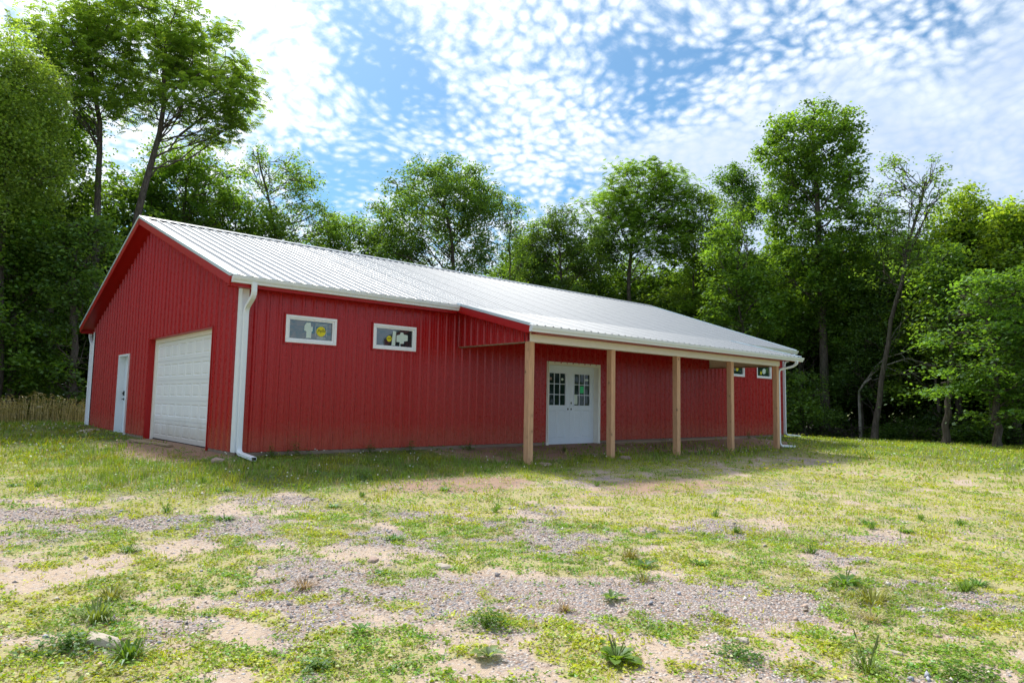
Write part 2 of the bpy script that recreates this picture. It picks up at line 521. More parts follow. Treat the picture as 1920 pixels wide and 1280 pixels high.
gcol = t.mix(t.step(vcol[2], .8, .9), gcol, (.27, .28, .33))
gcol = t.mix(t.step(vor.outputs['Distance'], .35, .75, 0, .8), gcol, (.15, .11, .085))
gm = t.math('MAXIMUM', t.step(t.math('ADD', sp[1], t.math('MULTIPLY', t.math('SUBTRACT', nm, .5), 1.0)), .15, .6), t.step(vcol[0], .70, .72, 0, .7))
base = t.mix(gm, sandc, gcol)
base = t.mix(t.math('MULTIPLY', sp2[0], .85), base, redc)
turf = t.mix(nf, (.24, .26, .04), (.34, .34, .06))
lush_shade_col = t.mix(nf, (.045, .075, .015), (.10, .13, .025))  # dark green holds the painted shade of barn and trees
lush_shade_col = t.mix(t.step(nl, .4, .65), lush_shade_col, t.mix(nf, (.10, .14, .02), (.19, .22, .04)))
turf = t.mix(sp[2], turf, lush_shade_col)
cm = t.step(t.math('ADD', sp[0], t.math('MULTIPLY', t.math('SUBTRACT', t.noise(pos, 13, 4, .7), .5), .9)), .45, .75)
base = t.mix(t.math('MULTIPLY', cm, t.math('ADD', .46, t.math('MULTIPLY', sp[2], .42))), base, turf)
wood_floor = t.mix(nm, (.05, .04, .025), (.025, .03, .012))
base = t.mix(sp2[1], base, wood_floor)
hh = t.math('ADD', t.math('MULTIPLY', nf, .02), t.math('MULTIPLY', t.math('MULTIPLY', t.step(vor.outputs['Distance'], .1, .6, 1, 0), gm), .012))
bmp = t.add('ShaderNodeBump', {'Strength': .9, 'Distance': 1.0, 'Height': hh})
p = t.add('ShaderNodeBsdfPrincipled', {'Base Color': base, 'Roughness': .95, 'Normal': bmp.outputs[0], 'Specular IOR Level': .15})
finish(t, p.outputs[0])
me = np_mesh('ground', np.stack([GX, GY, GZ], -1).reshape(-1, 3), 4, m, loops=quads, smooth=True)
cov, grv, lus, red, snd = [a.ravel() for a in masks(GX, GY)]
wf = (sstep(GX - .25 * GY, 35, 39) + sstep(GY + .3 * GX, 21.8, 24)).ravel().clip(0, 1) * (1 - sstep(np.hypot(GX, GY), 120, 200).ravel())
a = me.attributes.new('cover', 'FLOAT_COLOR', 'POINT')
a.data.foreach_set('color', np.stack([cov, grv, lus, np.ones_like(cov)], -1).astype(np.float32).ravel())
a = me.attributes.new('soil', 'FLOAT_COLOR', 'POINT')
a.data.foreach_set('color', np.stack([red, wf, snd, np.ones_like(cov)], -1).astype(np.float32).ravel())
tag(mesh_obj('ground', me), 'patchy yard of gravel, sand and thin turf', kind='structure')

# ------------------------------------------------------------------ the barn
PITCH_RIB = .2286
RIB_H = [.030]
SLOPE = math.atan((5.422 - 3.117) / (6.35 + .323))
ca, sa = math.cos(SLOPE), math.sin(SLOPE)
RZ, EZ, EO, GO = 5.422, 3.117, .323, .37      # ridge z, eave z, eave overhang, gable overhang
HALF = BW / 2
PX0, PX1, PY = 4.61, 15.98, -2.67             # porch roof start / end / front edge
PSL = math.atan((3.117 - 2.505) / (2.67 - .323))
cp, sp_ = math.cos(PSL), math.sin(PSL)


def rib_profile(u):
    """height of the steel sheet above its flat at position u"""
    r = (u % PITCH_RIB)
    r = min(r, PITCH_RIB - r)
    if r <= .016: return RIB_H[0]
    if r <= .040: return RIB_H[0] * (.040 - r) / .024
    return 0.0


def breaks(u0, u1):
    s = {u0, u1}
    k = math.floor(u0 / PITCH_RIB) - 1
    while k * PITCH_RIB < u1 + .3:
        c = k * PITCH_RIB
        for o in (-.040, -.016, .016, .040):
            if u0 < c + o < u1: s.add(c + o)
        for o in (.0762, .1524):
            for e in (-.012, -.004, .004, .012):
                if u0 < c + o + e < u1 and PITCH_RIB < .25: s.add(c + o + e)
        k += 1
    return s


def minor(u):
    r = u % PITCH_RIB
    if PITCH_RIB > .25: return 0.0
    for o in (.0762, .1524):
        dd = abs(r - o)
        if dd <= .0041: return .0035
    return 0.0


def ribbed_sheet(name, P, u0, u1, lo, hi, openings, mat, parent, extra=(), lap=True, flat=False):
    """one steel sheet with pressed ribs; lo/hi give its ends at u; openings (u0,u1,v0,v1) are cut out"""
    us = breaks(u0, u1)
    for o in openings:
        for e in (o[0], o[1]):
            if u0 < e < u1: us.add(e)
    for e in extra:
        if u0 < e < u1: us.add(e)
    us = sorted(us); mb = MB(); e_ = 1e-6
    for a, b in zip(us[:-1], us[1:]):
        if b - a < 1e-5: continue
        mid = (a + b) / 2
        ha = max(rib_profile(a), minor(a)); hb = max(rib_profile(b), minor(b))
        if lap and a - u0 < .06: ha += .003; hb += .003
        segs = [(lo(a), lo(b), hi(a), hi(b))]
        for (o0, o1, v0, v1) in openings:
            if o0 - e_ <= a and b <= o1 + e_:
                ns = []
                for (la, lb, ta, tb) in segs:
                    if v0 > min(la, lb) + e_: ns.append((la, lb, v0, v0))
                    if v1 < max(ta, tb) - e_: ns.append((v1, v1, ta, tb))
                segs = ns if (v1 > segs[0][0]) else segs
        for (la, lb, ta, tb) in segs:
            mb.poly([P(a, la, ha), P(b, lb, hb), P(b, tb, hb), P(a, ta, ha)])
    return mb.build(name, mat, parent)


def sheets(name, P, U0, U1, lo, hi, openings, mat, parent, extra=()):
    u = U0; k = 0
    start = U0
    while u < U1 - .02:
        nxt = min((math.floor((u + .001) / (4 * PITCH_RIB)) + 1) * 4 * PITCH_RIB, U1)
        ribbed_sheet(name, P, max(U0, u - .012), min(U1, nxt), lo, hi, openings, mat, parent, extra)
        u = nxt


def slab(P, U0, U1, lo, hi, openings, h0, h1, extra=()):
    mb = MB(); us = sorted({U0, U1} | {o[0] for o in openings} | {o[1] for o in openings} | set(extra))
    for a, b in zip(us[:-1], us[1:]):
        segs = [(lo(a), lo(b), hi(a), hi(b))]
        for (o0, o1, v0, v1) in openings:
            if o0 - 1e-6 <= a and b <= o1 + 1e-6:
                ns = []
                for (la, lb, ta, tb) in segs:
                    if v0 > min(la, lb): ns.append((la, lb, v0, v0))
                    if v1 < max(ta, tb): ns.append((v1, v1, ta, tb))
                segs = ns
        for (la, lb, ta, tb) in segs:
            mb.hexa([P(a, la, h0), P(b, lb, h0), P(b, lb, h1), P(a, la, h1), P(a, ta, h0), P(b, tb, h0), P(b, tb, h1), P(a, ta, h1)])
    return mb


barn = empty('pole_barn', (0, 0, 0))
tag(barn, 'long red steel pole barn with white ribbed roof, garage door and open timber porch', 'barn')

# openings on the front wall (u = X, v = Z) and on the gable wall (u = Y, v = Z)
WINS = [(.80, 1.85, 2.04, 2.565), (2.68, 3.735, 2.04, 2.565), (16.32, 17.37, 2.02, 2.545), (18.20, 19.25, 2.02, 2.545)]
DD = (7.77, 9.75, -.09, 2.02)
front_open = WINS + [DD]
GD = (1.50, 6.05, -.2, 2.36)
WD = (8.02, 9.14, -.09, 2.10)
gable_open = [GD, WD]

F = lambda u, v, h: (u, -h, v)                # front wall, outward -Y
G = lambda u, v, h: (-h, u, v)                # garage gable, outward -X
G2 = lambda u, v, h: (BL + h, u, v)
B = lambda u, v, h: (u, BW + h, v)
topf = lambda u: EZ - .10
base0 = lambda u: 0.0


def gtop(u, off=.12):
    y = min(u, BW - u)
    return EZ + (y + EO) * math.tan(SLOPE) - off


front = slab(F, .14, BL - .14, base0, lambda u: 3.0, front_open, -.145, -.004).build('front_wall', RED_TRIM, barn)
sheets('wall_panel', F, .0, BL, base0, topf, front_open, RED, front)
mb = MB()
for z in (.25, .86, 1.47, 2.75):
    k = 0
    while k * PITCH_RIB + .05 < BL - .1:
        c = k * PITCH_RIB + .05; k += 1
        if any(o[0] - .04 < c < o[1] + .04 and o[2] - .04 < z < o[3] + .04 for o in front_open): continue
        mb.box(c - .006, c + .006, z - .006, z + .006, .0005, .007, P=lambda a, b, h: F(a, b, h))
tag(mb.build('wall_screw', simple_mat('red_screw_head', (.20, .012, .014), .4), front), kind='stuff')
PITCH_RIB = .302; RIB_H[0] = .040      # deeper, wider-spaced ribs on the end walls
gab = slab(G, .004, BW - .004, base0, gtop, gable_open, -.13, -.004, (HALF,)).build('garage_gable_wall', RED_TRIM, barn)
sheets('wall_panel', G, .0, BW, base0, lambda u: gtop(u, .11), gable_open, RED, gab, (HALF,))
g2 = slab(G2, .004, BW - .004, base0, gtop, [], -.13, -.004, (HALF,)).build('far_gable_wall', RED_TRIM, barn)
sheets('wall_panel', G2, .0, BW, base0, lambda u: gtop(u, .11), [], RED, g2, (HALF,))
PITCH_RIB = .2286; RIB_H[0] = .030
bk = slab(B, .14, BL - .14, base0, lambda u: 3.0, [], -.145, -.004).build('back_wall', RED_TRIM, barn)
sheets('wall_panel', B, .0, BL, base0, topf, [], RED, bk)

# grade board under the siding
mb = MB()
for x0, x1 in ((.02, DD[0] - .03), (DD[1] + .03, BL - .02)):
    mb = MB(); mb.box(x0, x1, -.001, .037, -.34, -.006); mb.build('grade_board', GRADE, barn)
for y0, y1 in ((.04, GD[0] - .03), (GD[1] + .0, WD[0] - .02), (WD[1] + .02, BW - .04)):
    mb = MB(); mb.box(-.001, .037, y0, y1, -.34, -.006); mb.build('grade_board', GRADE, barn)
mb = MB(); mb.box(BL - .037, BL + .001, .04, BW - .04, -.34, -.006)
mb.build('grade_board', GRADE, barn)
for bx in ((9.95, 12.6, -.16, -.045, -.16, -.045), (12.64, 16.8, -.13, -.03, -.14, -.04), (10.2, 12.1, -.34, -.26, -.19, -.085)):
    mb = MB(); mb.box(*bx); mb.build('skirt_board', LUMBER, barn)

# roof: deck with soffit, then the steel sheets
def roofP(side):
    def P(u, v, h):
        y = HALF - v * ca * side - h * sa * side
        return (u, y, RZ - v * sa + h * ca)
    return P


VM = (HALF + EO) / ca
mb = MB()
for side in (1, -1):
    P = roofP(side)
    v1 = VM - .02
    mb.hexa([P(-GO + .03, .02 * sa, -.10), P(BL + GO - .03, .02 * sa, -.10), P(BL + GO - .03, v1, -.10), P(-GO + .03, v1, -.10),
             P(-GO + .03, 0, -.012), P(BL + GO - .03, 0, -.012), P(BL + GO - .03, v1, -.012), P(-GO + .03, v1, -.012)])
roof = mb.build('roof', RED_TRIM, barn)
for side in (1, -1):
    P = roofP(side)
    sheets('roof_panel', P, -GO, BL + GO, lambda u: 0.0, lambda u: VM + .03, [], ROOF, roof)
# porch roof
def porchP(u, v, h): return (u, -EO + .02 - v * cp - h * sp_, EZ + .012 - v * sp_ + h * cp)


PVM = (-EO - PY) / cp
mb = MB()
mb.hexa([porchP(PX0 + .03, .06, -.09), porchP(PX1 - .03, .06, -.09), porchP(PX1 - .03, PVM, -.09), porchP(PX0 + .03, PVM, -.09),
         porchP(PX0 + .03, .06, -.016), porchP(PX1 - .03, .06, -.016), porchP(PX1 - .03, PVM, -.016), porchP(PX0 + .03, PVM, -.016)])
proof = mb.build('porch_roof', RED_TRIM, barn)
sheets('roof_panel', porchP, PX0, PX1, lambda u: -.02, lambda u: PVM + .05, [], ROOF, proof)
# the deck continues inside, so that the porch is closed against the wall
mb = MB(); mb.box(PX0 + .06, PX1 - .06, -.32, -.02, 2.99, 3.03)
mb.build('porch_ceiling', RED_TRIM, barn)

# ridge cap
mb = MB()
prof = [(-.17, -.17 * math.tan(SLOPE) + .030), (-.165, -.165 * math.tan(SLOPE) + .042), (-.02, .045), (0, .058), (.02, .045), (.165, -.165 * math.tan(SLOPE) + .042), (.17, -.17 * math.tan(SLOPE) + .030), (0, .03)]
mb.sweep([(-GO - .02, HALF, RZ), (BL + GO + .02, HALF, RZ)], [(a, b) for a, b in prof], side=(0, 1, 0))
for i in range(len(mb.v)): pass
rc = mb.build('ridge_cap', ROOF, roof)
mb = MB()
for side in (1, -1):
    P = roofP(side)
    u = -GO + .12
    k = math.ceil(u / PITCH_RIB)
    while k * PITCH_RIB < BL + GO - .05:
        c = k * PITCH_RIB
        mb.box(c + .04, c + PITCH_RIB - .04, .155, .165, .001, .017, P=P); k += 1
tag(mb.build('foam_closure', FOAM_SHADE, roof), kind='stuff')
mb = MB()
k = math.ceil((-GO + .05) / PITCH_RIB)
P = roofP(1)
while k * PITCH_RIB < BL + GO - .03:
    c = k * PITCH_RIB
    if not (PX0 - .05 < c < PX1 + .05): mb.hexa([P(c - .03, VM + .028, 0.0), P(c + .03, VM + .028, 0), P(c + .03, VM + .036, 0), P(c - .03, VM + .036, 0),
                                                P(c - .01, VM + .028, .018), P(c + .01, VM + .028, .018), P(c + .01, VM + .036, .018), P(c - .01, VM + .036, .018)])
    else: mb.hexa([porchP(c - .03, PVM + .048, 0.0), porchP(c + .03, PVM + .048, 0), porchP(c + .03, PVM + .056, 0), porchP(c - .03, PVM + .056, 0),
                   porchP(c - .01, PVM + .048, .018), porchP(c + .01, PVM + .048, .018), porchP(c + .01, PVM + .056, .018), porchP(c - .01, PVM + .056, .018)]) if PX0 + .03 < c < PX1 - .03 else None
    k += 1
tag(mb.build('rib_end_shade', FOAM_SHADE, roof), kind='stuff')  # dark caps stand in for the shade inside the hollow rib ends
# roofing screws in rows over the flats
mb = MB()
for Pf, vv, U0, U1 in ((roofP(1), [.35 + .61 * i for i in range(11)], -GO, BL + GO), (porchP, [.2, .8, 1.4, 2.0], PX0, PX1)):
    for v in vv:
        k = math.ceil(U0 / PITCH_RIB)
        while k * PITCH_RIB < U1 - .05:
            c = k * PITCH_RIB + .05
            mb.box(c - .006, c + .006, v - .006, v + .006, 0, .007, P=Pf); k += 1
tag(mb.build('roof_screw', simple_mat('screw_head', (.42, .44, .48), .4), roof), kind='stuff')

# rake boards and their pale trim
def rake(name, x, pts, parent, out=-1):
    mb = MB()
    for (p0, p1) in pts:
        a = Vector((x, *p0)); b = Vector((x, *p1))
        mb.beam(a, b, .03, .15, (0, 0, 1), 0, 0, -.085)
    o = mb.build(name, RED_TRIM, parent)
    mb = MB()
    for (p0, p1) in pts:
        a = Vector((x + out * .012, *p0)); b = Vector((x + out * .012, *p1))
        mb.beam(a, b, .035, .055, (0, 0, 1), 0, 0, .018)
        mb.beam(a - Vector((out * .06, 0, 0)), b - Vector((out * .06, 0, 0)), .11, .006, (0, 0, 1), 0, 0, .028)
    mb.build('rake_trim', RIDGE_CAP, o)
    return o


yl, zl = -EO - .03, EZ - .01
rake('rake_board', -GO, [((HALF, RZ), (yl, zl)), ((HALF, RZ), (BW + EO + .03, zl))], barn)
rake('rake_board', BL + GO, [((HALF, RZ), (yl, zl)), ((HALF, RZ), (BW + EO + .03, zl))], barn, 1)
rake('porch_rake_board', PX0, [((-EO, EZ + .012), (PY - .03, 2.505 + .005))], barn)
rake('porch_rake_board', PX1, [((-EO, EZ + .012), (PY - .03, 2.505 + .005))], barn, 1)

# eave fascia and gutters
def gutter(x0, x1, yf, ztop, parent, h=.115, d=.12):
    mb = MB()
    # K profile: y outward negative
    prof = [(0, 0), (0, -h), (-.07, -h), (-.078, -h + .03), (-.105, -h + .06), (-.118, -.022), (-.118, -.004), (-.128, 0), (-.128, .006), (-.108, .006),
            (-.108, -.02), (-.097, -h + .064), (-.07, -h + .035), (-.064, -h + .008), (-.006, -h + .008), (-.006, 0)]
    pts = [(x0, yf, ztop), (x1, yf, ztop)]
    rings = []
    for (x, y, z) in pts:
        b = len(mb.v)
        for (a, c) in prof: mb.v.append((x, y + a, z + c))
        rings.append(b)
    n = len(prof)
    for k in range(n):
        k2 = (k + 1) % n
        mb.f.append((rings[0] + k, rings[1] + k, rings[1] + k2, rings[0] + k2)); mb.m.append(0)
    for x in (x0 - .003, x1 + .003):
        mb.poly([(x, yf + a, ztop + c) for a, c in prof[:10]])
    return mb.build('gutter', WHITE, parent)


def fascia(x0, x1, y, z0, z1, mat=RED_TRIM, name='eave_fascia'):
    mb = MB(); mb.box(x0, x1, y, y + .03, z0, z1); return mb.build(name, mat, barn)


for (x0, x1) in ((-GO + .02, PX0 - .02), (PX1 + .02, BL + GO - .02)):
    fascia(x0, x1, -EO - .005, EZ - .185, EZ - .03)
    gutter(x0 + .0, x1, -EO - .006, EZ - .012, barn)
    mb = MB(); mb.box(x0, x1, -EO + .025, -.021, EZ - .165, EZ - .15); mb.build('soffit', RED_TRIM, barn)
fascia(-GO + .02, BL + GO - .02, BW + EO - .025, EZ - .185, EZ - .03)
mb = MB(); prof_b = None
mb.box(-GO + .02, BL + GO - .02, BW + EO + .006, BW + EO + .12, EZ - .12, EZ - .012); mb.build('gutter', WHITE, barn)
fascia(PX0 + .02, PX1 - .02, PY - .005, 2.372, 2.49, RED_TRIM, 'porch_fascia')
gutter(PX0 + .0, PX1 + .02, PY - .006, 2.497, barn)

# porch beam, posts, end infill
BY = -2.30
mb = MB(); mb.box(4.90, 15.24, BY - .085, BY + .085, 2.222, 2.40); mb.build('porch_beam', CREAM, barn)
mb = MB(); mb.box(4.92, 15.22, PY + .03, BY - .086, 2.372, 2.384); mb.build('porch_soffit', RED_TRIM, barn)
ptop = lambda u: EZ + .012 - (u - EO) * math.tan(PSL) - .10
for x, sgn, nm in ((4.90, -1, 'left'), (15.24, 1, 'right')):
    Pi = (lambda u, v, h, x=x, sgn=sgn: (x + sgn * h, -u, v))
    in_ = slab(Pi, .01, 2.40, lambda u: 2.235, lambda u: min(3.02, ptop(u)), [], -.05, -.004, (.36,)).build('porch_end_wall', CREAM, barn)
    sheets('wall_panel', Pi, .024, 2.384, lambda u: 2.225, lambda u: min(3.03, ptop(u) + .01), [], RED, in_, (.36,))
    mb = MB(); mb.box(x - sgn * .12 if sgn > 0 else x + .005, x - .005 if sgn > 0 else x + .12, -2.21, -.024, 2.205, 2.233)
    mb.build('bottom_plate', LUMBER, in_)
for i, x in enumerate((4.985, 7.535, 10.07, 12.605, 15.16)):
    z0 = float(gz(x, BY)) - .25
    mb = MB(); mb.box(-.07, .07, -.07, .07, z0, 2.221)
    o = mb.build('porch_post', POST, barn, bevel=.006); o.location = (x, BY, 0)

# corner trims
def corner(x, y, sx, sy, ztop):
    """L trim: outer corner at (x,y); sx, sy point outward"""
    mb = MB()
    mb.box(*sorted((x + sx * .044, x + sx * .021 - sx * .105)), *sorted((y + sy * .031, y + sy * .035)), .004, ztop)
    mb.box(*sorted((x + sx * .0445, x + sx * .0405)), *sorted((y + sy * .0305, y + sy * .035 - sy * .19)), .004, ztop)
    mb.build('corner_trim', WHITE, barn)


corner(0, 0, -1, -1, 2.97); corner(0, BW, -1, 1, 2.97); corner(BL, 0, 1, -1, 2.97); corner(BL, BW, 1, 1, 2.97)

# downspouts
def downspout(path, side, parent=barn, a=.045, b=.032):
    mb = MB()
    prof = []
    for (px, py) in ((-a, -b), (a, -b), (a, b), (-a, b)): pass
    r = .008
    prof = [(-a + r, -b), (-a / 3, -b), (-a / 3 + .004, -b + .004), (a / 3 - .004, -b + .004), (a / 3, -b), (a - r, -b), (a, -b + r), (a, b - r), (a - r, b), (-a + r, b), (-a, b - r), (-a, -b + r)]
    mb.sweep(path, prof, side)
    o = mb.build('downspout', WHITE, parent)
    # dark quad over the capped end stands in for shade inside the pipe
    e = Vector(path[-1]); d = (e - Vector(path[-2])).normalized(); sdv = Vector(side); nb = d.cross(sdv).normalized()
    mb = MB(); mb.poly([e + d * .002 + sdv * x_ + nb * y_ for x_, y_ in ((-a + .008, -b + .008), (a - .008, -b + .008), (a - .008, b - .008), (-a + .008, b - .008))])
    mb.build('outlet_shade', FOAM_SHADE, o)
    mb = MB()
    zs = [p for p in path if True]
    return o


def bend(p0, p1, p2, n=4):
    p0, p1, p2 = map(Vector, (p0, p1, p2))
    return [tuple((1 - t) ** 2 * p0 + 2 * t * (1 - t) * p1 + t * t * p2) for t in [i / n for i in range(n + 1)]]


dx = .028
downspout([(dx, -EO - .075, 3.02), (dx, -EO - .075, 2.90)] + bend((dx, -EO - .075, 2.86), (dx, -EO - .07, 2.78), (dx, -EO + .02, 2.73), 3) + bend((dx, -.15, 2.64), (dx, -.07, 2.60), (dx, -.07, 2.5), 3)
          + [(dx, -.07, .12)] + bend((dx, -.07, .08), (dx, -.07, .01), (dx, -.16, -.01), 3) + [(dx, -.78, -.055)], (1, 0, 0))
downspout([(15.60, PY - .07, 2.40)] + bend((15.60, PY - .07, 2.33), (15.60, PY - .06, 2.27), (15.56, PY + .06, 2.22), 3) + bend((15.34, BY - .04, 2.13), (15.29, BY - .02, 2.10), (15.29, BY - .02, 2.0), 3)
          + [(15.29, BY - .02, 0)] + bend((15.29, BY - .02, -.06), (15.29, BY - .03, -.14), (15.40, BY - .04, -.16), 3) + [(15.95, BY - .15, -.19)], (0, 1, 0))
downspout([(20.26, -EO - .075, 3.02), (20.24, -EO - .075, 2.9)] + bend((20.22, -EO - .06, 2.85), (20.2, -EO, 2.8), (20.16, -.2, 2.72), 3) + bend((20.13, -.09, 2.66), (20.12, -.07, 2.62), (20.12, -.07, 2.5), 3)
          + [(20.12, -.07, .12)] + bend((20.12, -.07, .08), (20.14, -.08, .0), (20.25, -.09, -.02), 3) + [(20.95, -.2, -.07)], (0, 1, 0))
downspout([(.0 - .07, BW + EO + .06, 3.0), (-.07, BW + EO + .06, 2.85), (-.07, BW + .06, 2.6), (-.07, BW + .06, .0)], (1, 0, 0))


# windows
def sticker_disc(x, z, r, y, parent, P):
    mb = MB(); n = 24
    mb.poly([P(x + r * math.cos(2 * math.pi * k / n), z + r * math.sin(2 * math.pi * k / n), y) for k in range(n)])
    return mb.build('sticker', YELLOW, parent)


def lettering(body, size, loc, rot, mat, parent, shear=.35, name='lettering'):
    cu = bpy.data.curves.new(name, 'FONT'); cu.body = body; cu.size = size; cu.shear = shear; cu.extrude = .0006
    cu.align_x = 'CENTER'; cu.align_y = 'CENTER'
    tmp = bpy.data.objects.new(name, cu); COL.objects.link(tmp)
    me = bpy.data.meshes.new_from_object(tmp.evaluated_get(bpy.context.evaluated_depsgraph_get()))
    bpy.data.objects.remove(tmp)
    me.materials.clear(); me.materials.append(mat)
    o = mesh_obj(name, me, parent); o.location = loc; o.rotation_euler = rot
    return o


def quad_on(name, pts, mat, parent, P, h):
    mb = MB(); mb.poly([P(a, b, h) for a, b in pts]); return mb.build(name, mat, parent)


for wi, (x0, x1, z0, z1) in enumerate(WINS):
    fr = MB(); e = .075
    # outer flange and inner sash as bevelled rings
    for (a, d, h0, h1) in ((0, .055, -.10, .034), (.055, .085, -.10, .016)):
        X0, X1, Z0, Z1 = x0 + a, x1 - a, z0 + a, z1 - a; q = d - a
        fr.box(X0, X1, Z1 - q, Z1, h0, h1, P=lambda u, v, h: F(u, v, h)) if False else None
        for (u0, u1, v0, v1) in ((X0, X1, Z1 - q, Z1), (X0, X1, Z0, Z0 + q), (X0, X0 + q, Z0 + q, Z1 - q), (X1 - q, X1, Z0 + q, Z1 - q)):
            fr.hexa([F(u0, v0, h0), F(u1, v0, h0), F(u1, v0, h1), F(u0, v0, h1), F(u0, v1, h0), F(u1, v1, h0), F(u1, v1, h1), F(u0, v1, h1)])
    wo = fr.build('window', VINYL, barn, bevel=.004)
    # red channel around the frame
    ch = MB()
    for (u0, u1, v0, v1) in ((x0 - .03, x1 + .03, z1 + .002, z1 + .03), (x0 - .03, x1 + .03, z0 - .03, z0 - .002), (x0 - .03, x0 - .002, z0, z1), (x1 + .002, x1 + .03, z0, z1)):
        ch.hexa([F(u0, v0, 0), F(u1, v0, 0), F(u1, v0, .027), F(u0, v0, .027), F(u0, v1, 0), F(u1, v1, 0), F(u1, v1, .027), F(u0, v1, .027)])
    ch.build('channel_trim', RED_TRIM, wo)
    g = MB(); g.hexa([F(x0 + .085, z0 + .085, -.03), F(x1 - .085, z0 + .085, -.03), F(x1 - .085, z0 + .085, -.012), F(x0 + .085, z0 + .085, -.012),
                      F(x0 + .085, z1 - .085, -.03), F(x1 - .085, z1 - .085, -.03), F(x1 - .085, z1 - .085, -.012), F(x0 + .085, z1 - .085, -.012)])
    g.build('pane', GLASS, wo)
    hs = -.009
    if wi == 0:
        cx_, cz_ = x0 + .735, z0 + .255
        sticker_disc(cx_, cz_, .098, hs, wo, F)
        lettering('Pella', .095, (cx_, .0085, cz_ + .012), (R(90), R(-8), 0), INK, wo)
        mb = MB()
        for (a, b, c, d) in ((-.12, .12, .135, .142), (-.12, .12, .108, .112), (-.12, -.114, -.1, .14), (.114, .12, -.1, .14), (-.09, .1, -.125, -.118), (-.09, .1, -.142, -.137)):
            mb.poly([F(cx_ + a, cz_ + c, hs), F(cx_ + b, cz_ + c, hs), F(cx_ + b, cz_ + d, hs), F(cx_ + a, cz_ + d, hs)])
        mb.build('sticker_border', PAPER, wo)
        quad_on('tape', [(x0 + .43, z0 + .11), (x0 + .53, z0 + .115), (x0 + .535, z0 + .24), (x0 + .555, z0 + .245), (x0 + .56, z0 + .33), (x0 + .52, z0 + .335), (x0 + .515, z0 + .41),
                         (x0 + .43, z0 + .405), (x0 + .39, z0 + .35), (x0 + .385, z0 + .25), (x0 + .43, z0 + .24)], PAPER, wo, F, hs)
    elif wi == 1:
        cx_, cz_ = x0 + .40, z0 + .235
        sticker_disc(cx_, cz_, .062, hs, wo, F)
        lettering('Pella', .055, (cx_, .0085, cz_ + .005), (R(90), R(-8), 0), INK, wo)
        quad_on('tape', [(x0 + .46, z0 + .10), (x0 + .55, z0 + .10), (x0 + .565, z0 + .40), (x0 + .49, z0 + .41)], PAPER, wo, F, hs)
        quad_on('tape', [(x0 + .58, z0 + .18), (x0 + .66, z0 + .18), (x0 + .66, z0 + .05), (x0 + .68, z0 + .05), (x0 + .68, z0 + .15), (x0 + .76, z0 + .15), (x0 + .77, z0 + .2),
                         (x0 + .86, z0 + .22), (x0 + .86, z0 + .34), (x0 + .76, z0 + .35), (x0 + .74, z0 + .39), (x0 + .68, z0 + .39), (x0 + .66, z0 + .34), (x0 + .58, z0 + .32)], PAPER, wo, F, hs)
    elif wi == 2:
        sticker_disc(x0 + .62, z0 + .27, .085, hs, wo, F)
        quad_on('tape', [(x0 + .2, z0 + .15), (x0 + .33, z0 + .15), (x0 + .33, z0 + .38), (x0 + .2, z0 + .38)], PAPER, wo, F, hs)
    else:
        sticker_disc(x0 + .36, z0 + .19, .06, hs, wo, F)
        quad_on('tape', [(x0 + .45, z0 + .2), (x0 + .55, z0 + .15), (x0 + .68, z0 + .2), (x0 + .70, z0 + .31), (x0 + .6, z0 + .37), (x0 + .48, z0 + .33)], PAPER, wo, F, hs)


# a raised or recessed field with sloped edges
def field(P, u0, u1, v0, v1, h, e, dh):
    mb = MB()
    o = [(u0, v0), (u1, v0), (u1, v1), (u0, v1)]; i = [(u0 + e, v0 + e), (u1 - e, v0 + e), (u1 - e, v1 - e), (u0 + e, v1 - e)]
    i2 = [(u0 + 2.2 * e, v0 + 2.2 * e), (u1 - 2.2 * e, v0 + 2.2 * e), (u1 - 2.2 * e, v1 - 2.2 * e), (u0 + 2.2 * e, v1 - 2.2 * e)]
    A = [P(*p, h) for p in o]; Bq = [P(*p, h - dh) for p in i]; Cq = [P(*p, h - dh * .15) for p in i2]
    for k in range(4):
        l = (k + 1) % 4
        mb.poly([A[k], A[l], Bq[l], Bq[k]]); mb.poly([Bq[k], Bq[l], Cq[l], Cq[k]])
    mb.poly(Cq)
    return mb


# double entry door under the porch
x0, x1, z0, z1 = DD
mb = MB(); J = .045
for (u0, u1, v0, v1) in ((x0 - .035, x0 + J, z0, z1 + .035), (x1 - J, x1 + .035, z0, z1 + .035), (x0 + J, x1 - J, z1 - J, z1 + .035)):
    mb.hexa([F(u0, v0, .0), F(u1, v0, 0), F(u1, v0, .03), F(u0, v0, .03), F(u0, v1, 0), F(u1, v1, 0), F(u1, v1, .03), F(u0, v1, .03)])
for (u0, u1, v0, v1) in ((x0 + .002, x0 + J - .01, z0, z1 - .002), (x1 - J + .01, x1 - .002, z0, z1 - .002), (x0 + J - .01, x1 - J + .01, z1 - J + .01, z1 - .002)):
    mb.hexa([F(u0, v0, -.22), F(u1, v0, -.22), F(u1, v0, -.001), F(u0, v0, -.001), F(u0, v1, -.22), F(u1, v1, -.22), F(u1, v1, -.001), F(u0, v1, -.001)])
dfr = mb.build('door_frame', CREAM, barn)
mb = MB(); mb.hexa([F(x0 + .05, z0 - .05, -.22), F(x1 - .05, z0 - .05, -.22), F(x1 - .05, z0 - .05, -.0), F(x0 + .05, z0 - .05, -.0), F(x0 + .05, z0 + .012, -.22), F(x1 - .05, z0 + .012, -.22), F(x1 - .05, z0 + .005, -.0), F(x0 + .05, z0 + .005, -.0)])
mb.build('threshold', WHITE, barn)
mid = (x0 + x1) / 2
HD = -.155
